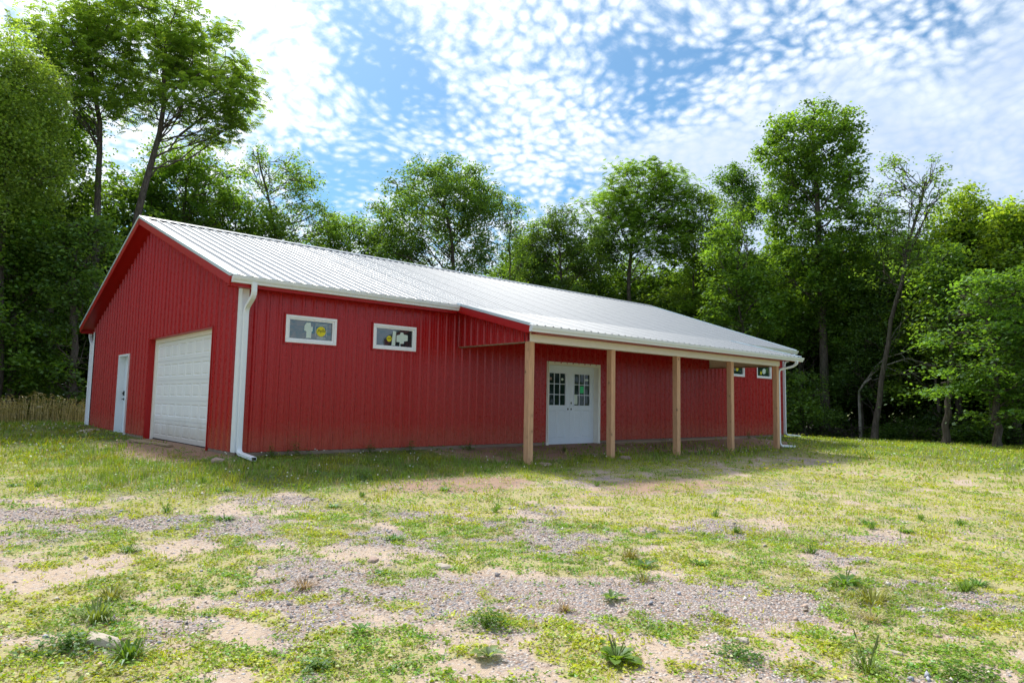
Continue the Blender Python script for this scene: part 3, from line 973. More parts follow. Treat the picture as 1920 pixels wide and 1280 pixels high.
for li, (u0, u1) in enumerate(((x0 + J - .008, mid - .002), (mid + .002, x1 - J + .008))):
    W = u1 - u0; gl0, gl1 = u0 + .17, u1 - .17; gv0, gv1 = z0 + 1.03, z0 + 1.86
    zb, zt = z0 + .02, z1 - J + .008
    lv = [(u0, gl0, zb, zt), (gl1, u1, zb, zt), (gl0, gl1, gv1, zt), (gl0, gl1, zb, z0 + .16), (gl0, gl1, z0 + .90, gv0), ((gl0 + gl1) / 2 - .03, (gl0 + gl1) / 2 + .03, z0 + .16, z0 + .90)]
    mb = MB()
    for (a, b, c, d) in lv:
        mb.hexa([F(a, c, HD - .045), F(b, c, HD - .045), F(b, c, HD), F(a, c, HD), F(a, d, HD - .045), F(b, d, HD - .045), F(b, d, HD), F(a, d, HD)])
    fld = []
    c0 = (gl0 + gl1) / 2
    for (a, b) in ((gl0, c0 - .03), (c0 + .03, gl1)):
        f_ = field(F, a, b, z0 + .16, z0 + .90, HD, .02, .012)
        off = len(mb.v); mb.v += f_.v; mb.f += [tuple(i + off for i in q_) for q_ in f_.f]; mb.m += f_.m
    # moulding round the glass and the glazing bars
    for (a, b, c, d, h) in ((gl0 - .025, gl1 + .025, gv1, gv1 + .025, .012), (gl0 - .025, gl1 + .025, gv0 - .025, gv0, .012), (gl0 - .025, gl0, gv0, gv1, .012), (gl1, gl1 + .025, gv0, gv1, .012)):
        mb.hexa([F(a, c, HD + .0005), F(b, c, HD + .0005), F(b, c, HD + h), F(a, c, HD + h), F(a, d, HD + .0005), F(b, d, HD + .0005), F(b, d, HD + h), F(a, d, HD + h)])
    pw, ph = (gl1 - gl0) / 3, (gv1 - gv0) / 3
    for k in (1, 2):
        mb.hexa([F(gl0 + k * pw - .009, gv0, HD - .03), F(gl0 + k * pw + .009, gv0, HD - .03), F(gl0 + k * pw + .009, gv0, HD + .002), F(gl0 + k * pw - .009, gv0, HD + .002),
                 F(gl0 + k * pw - .009, gv1, HD - .03), F(gl0 + k * pw + .009, gv1, HD - .03), F(gl0 + k * pw + .009, gv1, HD + .002), F(gl0 + k * pw - .009, gv1, HD + .002)])
        for j in range(3):
            a, b = gl0 + j * pw + .0092, gl0 + (j + 1) * pw - .0092
            if j == 0: a = gl0
            if j == 2: b = gl1
            c, d = gv0 + k * ph - .009, gv0 + k * ph + .009
            mb.hexa([F(a, c, HD - .03), F(b, c, HD - .03), F(b, c, HD + .001), F(a, c, HD + .001), F(a, d, HD - .03), F(b, d, HD - .03), F(b, d, HD + .001), F(a, d, HD + .001)])
    leaf = mb.build('entry_door', DOORP, barn, bevel=0)
    for i in range(3):
        for j in range(3):
            g = MB(); a, b, c, d = gl0 + i * pw + .01, gl0 + (i + 1) * pw - .01, gv0 + j * ph + .01, gv0 + (j + 1) * ph - .01
            if i == 0: a = gl0
            if i == 2: b = gl1
            if j == 0: c = gv0
            if j == 2: d = gv1
            g.hexa([F(a, c, HD - .026), F(b, c, HD - .026), F(b, c, HD - .014), F(a, c, HD - .014), F(a, d, HD - .026), F(b, d, HD - .026), F(b, d, HD - .014), F(a, d, HD - .014)])
            g.build('pane', DGLASS, leaf)
    # black discs stand for the shaded holes where locks are still missing
    hx = u1 - .06 if li == 0 else u0 + .06
    for hz in ((z0 + .93,) if li == 0 else (z0 + .93, z0 + 1.09)):
        mb = MB(); n = 14
        mb.poly([F(hx + .027 * math.cos(2 * math.pi * k / n), hz + .03 * math.sin(2 * math.pi * k / n), HD + .0012) for k in range(n)])
        mb.build('lock_bore_shade', BLACK, leaf)
    if li == 0:
        mb = MB(); n = 16; cx_, cz_ = gl0 + 2.5 * pw, gv0 + 2.45 * ph
        mb.poly([F(cx_ + .045 * math.cos(2 * math.pi * k / n), cz_ + .035 * math.sin(2 * math.pi * k / n), HD - .012) for k in range(n)])
        mb.build('sticker', PAPER, leaf)
        quad_on('sticker', [(gl0 + .04, gv0 + 2.35 * ph), (gl0 + .12, gv0 + 2.35 * ph), (gl0 + .12, gv0 + 2.6 * ph), (gl0 + .04, gv0 + 2.6 * ph)], SHRED, leaf, F, HD - .012)
    else:
        quad_on('tag', [(gl0 + 1.2 * pw, gv0 + 1.2 * ph), (gl0 + 1.9 * pw, gv0 + 1.2 * ph), (gl0 + 1.9 * pw, gv0 + 1.85 * ph), (gl0 + 1.2 * pw, gv0 + 1.85 * ph)], GREENP, leaf, F, HD - .012)
        quad_on('paper', [(gl0 - .01, gv0 + .10 * ph), (gl0 + .62 * pw, gv0 + .10 * ph), (gl0 + .62 * pw, gv0 + 1.05 * ph), (gl0 - .01, gv0 + 1.05 * ph)], PAPER, leaf, F, HD + .004)
        quad_on('sticker', [(gl0 + 2.2 * pw, gv0 + 2.4 * ph), (gl0 + 2.8 * pw, gv0 + 2.4 * ph), (gl0 + 2.8 * pw, gv0 + 2.6 * ph), (gl0 + 2.2 * pw, gv0 + 2.6 * ph)], PAPER, leaf, F, HD - .012)

# garage door in its deep red reveal
y0, y1, z0, z1 = GD
HG = -.15
mb = MB()
mb.hexa([G(y1 - .004, z0, -.10), G(y1 + .02, z0, -.10), G(y1 + .02, z0, .041), G(y1 - .004, z0, .041), G(y1 - .004, z1 + .02, -.10), G(y1 + .02, z1 + .02, -.10), G(y1 + .02, z1 + .02, .041), G(y1 - .004, z1 + .02, .041)])
mb.hexa([G(y0 - .02, z0, -.10), G(y0 + .004, z0, -.10), G(y0 + .004, z0, .041), G(y0 - .02, z0, .041), G(y0 - .02, z1 + .02, -.10), G(y0 + .004, z1 + .02, -.10), G(y0 + .004, z1 + .02, .041), G(y0 - .02, z1 + .02, .041)])
mb.hexa([G(y0 + .004, z1 - .004, -.10), G(y1 - .004, z1 - .004, -.10), G(y1 - .004, z1 - .004, .041), G(y0 + .004, z1 - .004, .041), G(y0 + .004, z1 + .02, -.10), G(y1 - .004, z1 + .02, -.10), G(y1 - .004, z1 + .02, .041), G(y0 + .004, z1 + .02, .041)])
mb.build('garage_reveal', RED_TRIM, barn)
mb = MB()
for (a, b, c, d) in ((y1 - .10, y1 + .02, z0, z1), (y0 - .02, y0 + .06, z0, z1), (y0 + .06, y1 - .10, z1 - .09, z1)):
    mb.hexa([G(a, c, HG - .02), G(b, c, HG - .02), G(b, c, -.101), G(a, c, -.101), G(a, d, HG - .02), G(b, d, HG - .02), G(b, d, -.101), G(a, d, -.101)])
mb.build('garage_jamb', CREAM, barn)
GY0, GY1, GZ0, GZ1 = y0 + .06, y1 - .10, -.03, z1 - .09
SH = (GZ1 - GZ0) / 5
mb = MB(); fields = []
NP = 8
for r_ in range(5):
    v0, v1 = GZ0 + r_ * SH + .004, GZ0 + (r_ + 1) * SH - .004
    pwid = (GY1 - GY0) / NP
    fv0, fv1 = v0 + .085, v1 - .075
    # rails and stiles of the section as a flat skin around the fields
    def q4(a, b, c, d): mb.poly([G(a, c, HG), G(a, d, HG), G(b, d, HG), G(b, c, HG)])
    q4(GY0, GY1, v0, fv0); q4(GY0, GY1, fv1, v1)
    mb.poly([G(GY0, v0, HG), G(GY0, v0, HG - .02), G(GY1, v0, HG - .02), G(GY1, v0, HG)])
    mb.poly([G(GY0, v1, HG), G(GY1, v1, HG), G(GY1, v1, HG - .02), G(GY0, v1, HG - .02)])
    for c_ in range(NP):
        a, b = GY0 + c_ * pwid, GY0 + (c_ + 1) * pwid
        q4(a, a + .05, fv0, fv1); q4(b - .05, b, fv0, fv1)
        fields.append((a + .05, b - .05, fv0, fv1))
mb.hexa([G(GY0, GZ0, HG - .05), G(GY1, GZ0, HG - .05), G(GY1, GZ0, HG - .018), G(GY0, GZ0, HG - .018), G(GY0, GZ1, HG - .05), G(GY1, GZ1, HG - .05), G(GY1, GZ1, HG - .018), G(GY0, GZ1, HG - .018)])
gdo = mb.build('garage_door', DOORW, barn)
for (a, b, c, d) in fields:
    field(G, a, b, c, d, HG, .022, .017).build('door_panel', DOORW, gdo)
mb = MB(); mb.hexa([G(GY0, -.16, HG - .045), G(GY1, -.16, HG - .045), G(GY1, -.16, HG + .004), G(GY0, -.16, HG + .004), G(GY0, GZ0, HG - .045), G(GY1, GZ0, HG - .045), G(GY1, GZ0, HG + .004), G(GY0, GZ0, HG + .004)])
mb.build('bottom_seal', FOAM_SHADE, gdo)

# walk door
y0, y1, z0, z1 = WD
mb = MB(); J = .05
for (a, b, c, d) in ((y0, y0 + J, z0, z1), (y1 - J, y1, z0, z1), (y0 + J, y1 - J, z1 - J, z1)):
    mb.hexa([G(a, c, -.20), G(b, c, -.20), G(b, c, .044), G(a, c, .044), G(a, d, -.20), G(b, d, -.20), G(b, d, .044), G(a, d, .044)])
mb.build('door_frame', WHITE, barn)
mb = MB(); HW = -.13
c0 = (y0 + y1) / 2
mb.hexa([G(y0 + J, z0 + .02, HW - .045), G(y1 - J, z0 + .02, HW - .045), G(y1 - J, z0 + .02, HW - .013), G(y0 + J, z0 + .02, HW - .013), G(y0 + J, z1 - J, HW - .045), G(y1 - J, z1 - J, HW - .045), G(y1 - J, z1 - J, HW - .013), G(y0 + J, z1 - J, HW - .013)])
cols = ((y0 + J + .12, c0 - .05), (c0 + .05, y1 - J - .12)); rows = ((z0 + .22, z0 + .85), (z0 + 1.02, z0 + 1.62), (z0 + 1.74, z0 + 1.98))
us = [y0 + J, cols[0][0], cols[0][1], cols[1][0], cols[1][1], y1 - J]; vs = [z0 + .02] + [v for r_ in rows for v in r_] + [z1 - J]
for i in range(5):
    for j in range(7):
        if i in (1, 3) and j in (1, 3, 5):
            f_ = field(G, us[i], us[i + 1], vs[j], vs[j + 1], HW, .02, .012)
            off = len(mb.v); mb.v += f_.v; mb.f += [tuple(k + off for k in q_) for q_ in f_.f]; mb.m += f_.m
        else: mb.poly([G(us[i], vs[j], HW), G(us[i], vs[j + 1], HW), G(us[i + 1], vs[j + 1], HW), G(us[i + 1], vs[j], HW)])
wd = mb.build('walk_door', DOORP, barn)
mb = MB(); ky = y1 - J - .085
mb.beam((-(HW + .001), ky, z0 + 1.13), (-(HW + .028), ky, z0 + 1.13), .065, .13)
mb.tube([(-(HW + .02), ky, z0 + 1.13), (-(HW + .05), ky, z0 + 1.13)], .02, 10)
mb.build('deadbolt', BLACK, wd)
mb = MB()
mb.tube([(-HW - .0, ky, z0 + .97), (-HW - .012, ky, z0 + .97)], .033, 12)
mb.tube([(-HW - .01, ky, z0 + .97), (-HW - .055, ky, z0 + .97)], .012, 8)
mb.tube([(-HW - .05, ky, z0 + .97), (-HW - .055, ky - .11, z0 + .97)], .010, 8)
mb.build('door_handle', BLACK, wd)

# ------------------------------------------------------------------ trees
TREES = [
 ('honey_locust_tree','pale feathery tree at the left edge of the photo, reaching above its neighbours',-1.73,20.37,85.1,'feather',0.2,[(0.06, -0.66), (-0.25, 5.86), (-0.28, 11.19), (-0.38, 14.01)],
  [(-0.6, 14.1, 1.3, 1.3), (0.0, 13.0, 1.3, 1.5), (-0.6, 11.3, 1.5, 1.7), (0.3, 10.5, 1.2, 1.7), (1.1, 9.8, 0.8, 1.1), (-1.4, 12.4, 1.4, 2.1), (-0.8, 9.1, 1.4, 1.4), (-1.8, 14.2, 0.8, 0.8), (0.4, 11.6, 1.1, 1.1), (-0.1, 8.0, 1.3, 0.8)],0.1,1.0),
 ('walnut_tree','tall open-crowned walnut with bare straight trunk forking high, left of the gable peak',2.44,24.84,79.4,'pinnate',0.24,[(0.03, -0.74), (-0.53, 8.87), (-0.56, 10.43), (-0.52, 12.28), (-0.74, 13.97), (-0.98, 15.38), (-1.46, 18.47)],
  [(-3.4, 17.1, 1.0, 0.9), (-2.6, 18.4, 1.2, 0.9), (-1.5, 19.4, 1.2, 0.9), (-0.4, 19.9, 1.1, 0.8), (-2.9, 15.9, 1.1, 0.7), (-1.9, 17.0, 1.2, 0.9), (-0.7, 18.2, 1.1, 1.1), (-0.0, 17.3, 0.9, 0.9), (-2.2, 15.2, 1.2, 0.7), (-1.0, 16.2, 1.1, 0.8), (0.1, 15.8, 0.8, 0.8), (-0.1, 14.6, 0.8, 0.6), (-1.5, 14.6, 0.9, 0.5), (-3.6, 16.1, 0.7, 0.4)],0.2,0.72),
 ('walnut_tree','tall leaning walnut with curved trunk rising right behind the gable peak',3.58,23.58,77.3,'pinnate',0.26,[(-0.36, -0.73), (-0.41, 7.84), (-0.23, 9.81), (0.25, 12.14), (0.58, 13.68), (0.53, 15.7), (0.49, 18.16)],
  [(-0.4, 19.1, 1.0, 0.9), (0.8, 19.5, 1.2, 0.9), (1.5, 18.7, 1.2, 1.0), (0.3, 17.8, 1.2, 1.1), (2.6, 19.2, 0.8, 0.6), (1.6, 17.1, 1.3, 1.1), (3.0, 17.7, 1.0, 0.8), (3.8, 16.6, 0.9, 0.7), (4.4, 16.3, 0.7, 0.6), (2.8, 16.0, 1.3, 0.9), (1.5, 15.1, 1.2, 0.7), (0.1, 15.9, 0.9, 0.9), (3.6, 14.9, 1.0, 0.7), (2.5, 14.4, 0.9, 0.5), (-0.2, 14.6, 0.6, 0.6), (3.7, 17.3, 0.8, 0.6)],0.2,0.78),
 ('maple_tree','bright green maple under the willow, left of the straight walnut trunk',0.92,27.11,82.1,'broad',0.22,[(0.08, -0.77), (-0.57, 9.78), (-0.82, 13.49)],
  [(-1.6, 14.4, 1.3, 0.9), (-0.4, 14.8, 1.2, 0.9), (0.4, 14.0, 0.8, 1.0), (-2.2, 12.9, 1.3, 1.1), (-0.9, 13.2, 1.6, 1.2), (0.2, 12.6, 1.0, 1.1), (-1.9, 11.4, 1.5, 1.2), (-0.4, 11.4, 1.5, 1.2), (0.8, 11.1, 0.9, 1.1), (-2.9, 12.0, 1.3, 1.3)],0.15,0.9),
 ('maple_tree','dense dark maple hanging over the dry grass at the far left edge',-1.14,21.32,84.2,'broad',0.2,[(-0.01, -0.68), (-0.2, 3.91), (-0.33, 7.16)],
  [(-0.5, 7.6, 1.3, 1.1), (0.6, 7.3, 1.1, 1.0), (-1.3, 6.6, 1.3, 1.3), (-0.4, 5.8, 1.5, 1.1), (0.5, 5.3, 1.3, 1.0), (-0.5, 3.9, 1.7, 1.1), (0.8, 3.6, 1.1, 1.1), (-0.2, 2.2, 1.7, 1.1), (-1.5, 3.8, 1.5, 1.7), (0.7, 1.8, 1.1, 1.0)],0.15,1.1),
 ('elm_tree','dense dark elm pressed against the left eave of the barn',0.75,20.06,80.7,'broad',0.2,[(-0.02, -0.65), (-0.19, 3.99), (-0.37, 6.84)],
  [(-0.6, 7.9, 0.9, 0.7), (0.0, 7.6, 0.7, 0.7), (-0.9, 6.8, 1.0, 0.8), (0.0, 6.2, 0.9, 0.9), (-0.6, 5.3, 1.1, 1.0), (-0.0, 4.2, 0.9, 1.0), (-0.9, 3.5, 1.0, 0.9), (-0.1, 2.5, 1.0, 1.0), (-0.9, 1.8, 0.8, 0.8), (0.1, 1.2, 0.7, 0.6), (0.5, 6.9, 0.5, 0.9)],0.14,1.1),
 ('cherry_tree','mid green cherry tree behind the barn roof just right of the leaning walnut',7.26,26.75,73.2,'broad',0.18,[(0.21, -0.77), (-0.9, 10.36), (-0.92, 13.05)],
  [(-2.0, 13.8, 1.0, 1.0), (-0.7, 14.1, 1.2, 1.0), (0.4, 13.9, 1.2, 1.1), (1.3, 13.1, 1.0, 1.0), (-1.4, 12.4, 1.5, 1.2), (0.2, 12.0, 1.4, 1.1), (-2.4, 12.2, 1.0, 1.0), (1.6, 11.6, 1.2, 1.0), (-0.8, 11.0, 1.5, 1.0), (-2.3, 10.8, 1.1, 0.9)],0.14,0.85),
 ('ash_tree','spindly ash with airy upright sprays above the barn ridge, right of the leaning walnut',12.54,28.03,67.1,'sparse',0.16,[(0.23, -0.78), (-0.44, 10.67), (-1.2, 13.6), (-1.88, 16.21)],
  [(-1.9, 15.9, 0.7, 0.7), (-2.2, 14.8, 0.8, 0.7), (-1.1, 14.6, 0.9, 0.7), (-0.0, 15.4, 0.8, 0.7), (0.8, 15.0, 0.9, 0.7), (1.8, 14.5, 0.5, 0.5), (0.3, 14.1, 1.1, 0.7), (-2.4, 13.1, 1.1, 0.8), (-0.5, 12.7, 1.3, 0.9), (1.2, 12.9, 1.2, 0.8), (2.0, 12.3, 1.0, 0.7), (-1.7, 11.5, 1.3, 0.8), (0.5, 11.4, 1.5, 0.9), (2.5, 11.6, 0.9, 0.7)],0.13,1.25),
 ('crab_apple_tree','low bushy tree just above the barn ridge between the ash and the big elm',17.16,28.04,61.8,'broad',0.15,[(0.07, -0.78), (-0.35, 10.41)],
  [(-1.3, 12.7, 0.9, 0.8), (0.1, 12.6, 1.0, 0.6), (-0.7, 11.6, 1.4, 0.8), (1.0, 11.6, 1.2, 0.9), (-2.1, 11.2, 1.3, 0.7), (-0.0, 10.4, 1.8, 0.9), (1.7, 10.2, 1.1, 0.9)],0.14,0.9),
 ('elm_tree','big round-topped elm standing alone in the middle behind the barn ridge',21.26,23.12,54.1,'broad',0.24,[(0.72, -0.72), (0.55, 8.97), (0.21, 12.47), (-0.34, 13.86)],
  [(-1.4, 15.4, 1.3, 0.9), (0.3, 15.7, 1.4, 0.8), (1.7, 15.2, 1.2, 0.9), (-2.8, 14.3, 1.2, 1.0), (-0.9, 14.4, 1.6, 1.0), (1.0, 14.1, 1.6, 1.1), (2.6, 14.2, 1.0, 1.0), (-3.6, 13.0, 1.2, 1.0), (-2.0, 12.7, 1.6, 1.1), (0.0, 12.5, 1.7, 1.2), (2.3, 12.6, 1.3, 1.2), (-3.9, 11.6, 1.2, 1.0), (-2.3, 11.0, 1.5, 1.0), (-0.2, 10.5, 1.7, 1.2), (2.0, 10.4, 1.4, 1.2), (-3.3, 10.2, 1.2, 0.8), (0.8, 9.0, 1.5, 0.9)],0.14,1.0),
 ('sapling_tree','thin feathery sapling leaning against the right side of the big round elm',24.69,20.36,48.3,'sparse',0.1,[(0.03, -0.69), (-0.33, 9.77), (-0.22, 13.31)],
  [(-1.1, 14.4, 0.6, 0.6), (-0.4, 13.8, 0.7, 0.6), (0.3, 13.3, 0.6, 0.5), (-0.7, 12.6, 0.8, 0.7), (0.2, 11.9, 0.8, 0.7), (-0.5, 10.8, 0.9, 0.8), (0.4, 9.8, 1.0, 0.8), (-0.3, 8.7, 1.0, 0.8)],0.12,1.2),
 ('box_elder_tree','low dark box elder behind the ridge left of the twin-stemmed tree',29.05,20.34,44.3,'broad',0.18,[(0.38, -0.74), (0.1, 8.17), (-0.12, 11.53)],
  [(-0.9, 13.4, 0.8, 0.7), (0.4, 13.6, 1.0, 0.8), (-1.6, 12.5, 0.9, 0.7), (-0.1, 12.1, 1.5, 1.0), (1.4, 11.5, 1.1, 1.0), (-1.2, 10.8, 1.5, 1.0), (0.6, 10.0, 1.6, 1.0), (-1.9, 9.3, 1.3, 1.0), (-0.1, 8.5, 1.6, 0.9), (-2.4, 12.1, 1.0, 0.9), (-2.5, 10.8, 1.1, 1.0), (2.1, 12.7, 1.0, 1.0), (2.1, 10.4, 1.3, 1.1), (-0.9, 13.0, 1.0, 0.8)],0.14,0.95),
 ('hickory_tree','dark-stemmed hickory with rounded crown and sky under its limbs behind the barn ridge',34.71,18.43,38.2,'pinnate',0.26,[(0.19, -0.78), (-0.2, 7.08), (-0.59, 9.42), (-0.22, 12.17), (-0.03, 14.94)],
  [(-0.8, 17.4, 1.3, 1.0), (0.9, 17.7, 1.2, 0.9), (2.3, 17.6, 1.3, 0.9), (-2.0, 16.4, 1.3, 1.0), (-0.0, 15.9, 1.6, 1.2), (2.1, 16.1, 1.6, 1.1), (3.6, 16.4, 0.9, 0.8), (-2.8, 15.2, 1.2, 0.9), (-1.2, 14.2, 1.8, 1.2), (1.1, 14.1, 1.8, 1.2), (3.0, 14.3, 1.4, 1.1), (-2.0, 12.6, 1.4, 1.0), (0.4, 12.2, 1.7, 0.9), (2.8, 12.5, 1.4, 1.0)],0.2,0.8),
 ('locust_tree','slim bright locust filling the gap right of the hickory above the porch roof',37.09,15.14,33.6,'broad',0.15,[(-0.01, -0.79), (0.03, 7.05), (0.05, 11.65)],
  [(0.1, 15.5, 1.0, 0.8), (1.2, 15.5, 0.8, 0.9), (-0.3, 14.0, 1.2, 1.0), (1.2, 13.5, 1.3, 1.1), (0.0, 12.0, 1.4, 1.1), (1.7, 11.6, 1.3, 1.1), (0.4, 10.1, 1.4, 1.1), (-0.7, 8.6, 1.3, 1.0), (1.1, 8.2, 1.4, 1.1)],0.15,0.85),
 ('sugar_maple_tree','dark conical maple standing close behind the left side of the tallest right-hand maple',41.28,14.08,30.1,'broad',0.22,[(0.16, -0.81), (0.17, 7.35), (0.14, 15.39)],
  [(0.2, 18.7, 0.8, 0.7), (-0.6, 17.9, 1.0, 0.8), (0.7, 17.6, 1.0, 0.9), (-0.2, 16.4, 1.4, 1.0), (1.1, 15.7, 1.2, 1.1), (-0.1, 14.6, 1.6, 1.2), (0.3, 12.5, 1.7, 1.3), (0.6, 10.1, 1.7, 1.3)],0.15,1.0),
 ('maple_tree','yellow-green front maple hanging over the right end of the barn roof',31.54,8.94,30.7,'broad',0.18,[(0.86, -0.73), (0.76, 4.47), (0.5, 7.29)],
  [(0.4, 12.4, 0.8, 0.6), (-0.1, 11.1, 1.0, 0.8), (1.0, 10.8, 0.9, 0.8), (-0.5, 9.9, 1.2, 0.9), (0.7, 9.2, 1.3, 0.9), (1.8, 8.5, 1.1, 1.0), (-0.2, 7.9, 1.4, 1.0), (1.2, 7.0, 1.4, 1.1), (-0.6, 6.4, 1.3, 0.8), (2.1, 6.3, 1.2, 1.1), (0.6, 5.4, 1.4, 0.8)],0.16,0.9),
 ('maple_tree','tallest maple, its crown rising far above the tree line on the right',35.59,5.49,24.1,'broad',0.3,[(0.18, -0.78), (0.17, 3.33), (0.11, 7.42), (0.04, 11.26), (-0.04, 14.85), (-0.13, 17.51)],
  [(-1.3, 18.5, 0.7, 0.7), (0.0, 18.6, 0.9, 0.6), (1.3, 18.1, 0.8, 0.6), (-2.2, 17.5, 0.9, 0.7), (-0.7, 17.4, 1.2, 0.8), (0.9, 17.2, 1.1, 0.8), (1.9, 16.7, 0.6, 0.7), (-2.7, 16.5, 0.8, 0.7), (-1.2, 16.0, 1.3, 0.9), (0.4, 15.8, 1.3, 0.9), (1.6, 15.6, 0.8, 0.8), (-1.8, 14.9, 1.2, 0.8), (0.1, 14.3, 1.5, 1.0), (1.7, 14.2, 0.9, 0.9), (-2.1, 13.6, 1.2, 0.9), (-0.4, 12.9, 1.5, 1.0), (1.5, 12.7, 1.1, 1.0), (2.0, 11.7, 0.7, 0.9), (-1.6, 12.1, 1.4, 1.0), (0.3, 11.2, 1.6, 1.1), (1.9, 10.5, 0.9, 0.9), (-1.9, 10.4, 1.4, 1.0), (-0.1, 9.7, 1.6, 1.1), (1.6, 8.9, 1.3, 1.1), (-1.3, 8.4, 1.6, 1.1), (0.7, 7.7, 1.6, 1.1)],0.17,0.9),
 ('maple_tree','shaded maple with low spreading limbs right behind the barn corner downspout',36.91,7.39,25.6,'broad',0.2,[(-0.04, -0.79), (0.02, 3.11), (0.07, 5.76)],
  [(-0.5, 7.1, 1.7, 1.1), (1.0, 6.7, 1.6, 1.1), (2.8, 6.7, 1.6, 1.1), (-1.2, 5.4, 1.5, 1.1), (0.7, 5.1, 1.6, 1.0), (2.4, 5.1, 1.6, 1.1), (0.1, 6.4, 1.5, 1.0)],0.15,1.0),
 ('hazel_bush','broad leafy bush at the wood edge directly right of the barn corner',32.46,5.11,25.4,'broad',0.07,[(0.1, -0.75), (-0.01, 1.12)],
  [(-0.1, 2.6, 1.0, 0.5), (-0.7, 1.8, 1.0, 0.6), (0.7, 1.9, 0.9, 0.6), (-0.1, 1.0, 1.3, 0.8), (0.9, 0.7, 0.8, 0.6), (-0.8, 0.4, 0.9, 0.6)],0.12,1.2),
 ('black_cherry_tree','half-dead leaning tree with forked stem and thin airy crown at right',32.93,1.42,20.4,'sparse',0.15,[(-0.21, -0.75), (0.13, 2.0), (0.47, 4.19), (1.1, 7.2), (1.51, 8.83), (1.61, 9.93), (2.16, 10.98), (2.44, 12.62)],
  [(1.0, 13.8, 0.4, 0.3), (1.4, 13.2, 0.6, 0.5), (2.6, 13.2, 0.7, 0.4), (3.1, 12.8, 0.5, 0.4), (0.8, 12.6, 0.7, 0.6), (1.8, 12.3, 0.8, 0.5), (2.9, 12.0, 0.7, 0.5), (0.4, 11.5, 0.8, 0.7), (1.6, 11.2, 0.8, 0.7), (2.6, 10.9, 0.8, 0.6), (0.6, 10.2, 0.9, 0.7), (2.0, 9.9, 0.9, 0.7), (1.3, 9.1, 0.9, 0.7), (2.3, 8.8, 0.9, 0.8), (0.5, 7.8, 0.9, 0.8)],0.12,1.0),
 ('elm_tree','pale grey-green elm whose feathery crown wraps the leaning half-dead tree',36.86,2.32,19.7,'broad',0.18,[(-0.72, -0.79), (-0.06, 4.51), (0.27, 9.07)],
  [(-0.1, 12.5, 0.8, 0.7), (-0.4, 11.3, 1.0, 0.9), (0.6, 10.9, 1.0, 0.9), (-0.2, 9.7, 1.2, 1.0), (1.1, 9.3, 1.2, 0.9), (-0.5, 7.9, 1.3, 1.0), (0.8, 7.5, 1.4, 1.0), (-0.3, 6.0, 1.3, 1.0), (1.3, 5.7, 1.3, 1.0), (2.1, 7.7, 1.0, 1.0), (0.2, 4.2, 1.2, 0.8), (-1.1, 4.8, 1.2, 1.0), (-1.7, 3.3, 1.2, 1.1), (-0.6, 2.4, 1.1, 1.0), (-2.3, 2.4, 1.0, 1.0)],0.12,0.9),
 ('poplar_tree','bright yellow-green poplar against the sky at far right',37.88,-0.91,15.3,'broad',0.2,[(-0.08, -0.79), (0.01, 5.87), (0.17, 10.55)],
  [(0.1, 12.5, 0.8, 0.6), (0.8, 12.1, 0.8, 0.6), (-0.4, 11.5, 0.9, 0.8), (0.7, 11.1, 1.1, 0.8), (1.5, 11.3, 1.0, 0.7), (-0.3, 10.0, 1.2, 0.9), (1.1, 9.7, 1.3, 0.9), (0.2, 8.5, 1.4, 1.0), (-1.0, 8.3, 1.1, 0.9), (1.6, 8.1, 1.1, 1.0), (-1.3, 6.8, 1.2, 1.0), (-2.4, 6.0, 1.2, 1.0), (-0.1, 6.5, 1.3, 1.0), (-1.9, 4.2, 1.2, 1.1), (-2.7, 3.0, 1.1, 1.1), (-0.9, 3.3, 1.2, 1.0), (0.1, 4.7, 1.3, 1.0)],0.16,0.9),
 ('poplar_tree','bright tree at the right edge of the photo with its top level with the poplar',35.5,-3.79,12.3,'broad',0.2,[(0.02, -0.78), (0.14, 5.42), (0.28, 9.34)],
  [(0.0, 10.8, 0.7, 0.5), (0.8, 10.7, 0.9, 0.6), (-0.1, 9.9, 0.9, 0.7), (0.9, 9.5, 1.0, 0.9), (0.0, 8.6, 1.1, 0.9), (1.3, 8.2, 1.3, 1.1), (-0.1, 7.0, 1.1, 0.9), (1.0, 6.4, 1.3, 1.0), (0.1, 4.9, 1.3, 1.0), (1.1, 3.3, 1.3, 1.0), (-0.2, 2.8, 1.1, 1.0)],0.16,0.9),
 ('maple_tree','layered low-branching maple with light green tips at the right wood edge',29.43,-4.19,13.8,'layered',0.17,[(0.32, -0.71), (0.31, 2.57), (0.14, 5.72)],
  [(0.2, 6.6, 1.0, 0.4), (1.1, 6.3, 0.9, 0.4), (-0.8, 6.1, 1.0, 0.4), (0.3, 5.5, 1.3, 0.4), (1.6, 5.2, 1.1, 0.4), (-1.0, 5.1, 1.2, 0.4), (-0.1, 4.5, 1.4, 0.4), (1.2, 4.2, 1.2, 0.4), (-1.2, 4.0, 1.2, 0.3), (0.1, 3.6, 1.3, 0.4), (1.3, 3.2, 1.1, 0.4), (-0.9, 2.8, 1.2, 0.3), (0.4, 2.6, 1.3, 0.4), (-1.7, 2.1, 0.9, 0.3), (-0.2, 1.8, 1.3, 0.4), (1.1, 1.6, 1.2, 0.4), (0.3, 0.9, 1.1, 0.3), (2.1, 6.5, 1.1, 0.7), (2.4, 3.8, 1.1, 0.9), (2.0, 2.1, 1.1, 0.6)],0.15,0.85),
 ('maple_tree','slender maple with a pale trunk at the wood edge right of the dead branch',31.92,-1.89,16.2,'broad',0.17,[(-0.02, -0.74), (0.2, 1.48), (0.4, 4.21), (0.25, 6.24)],
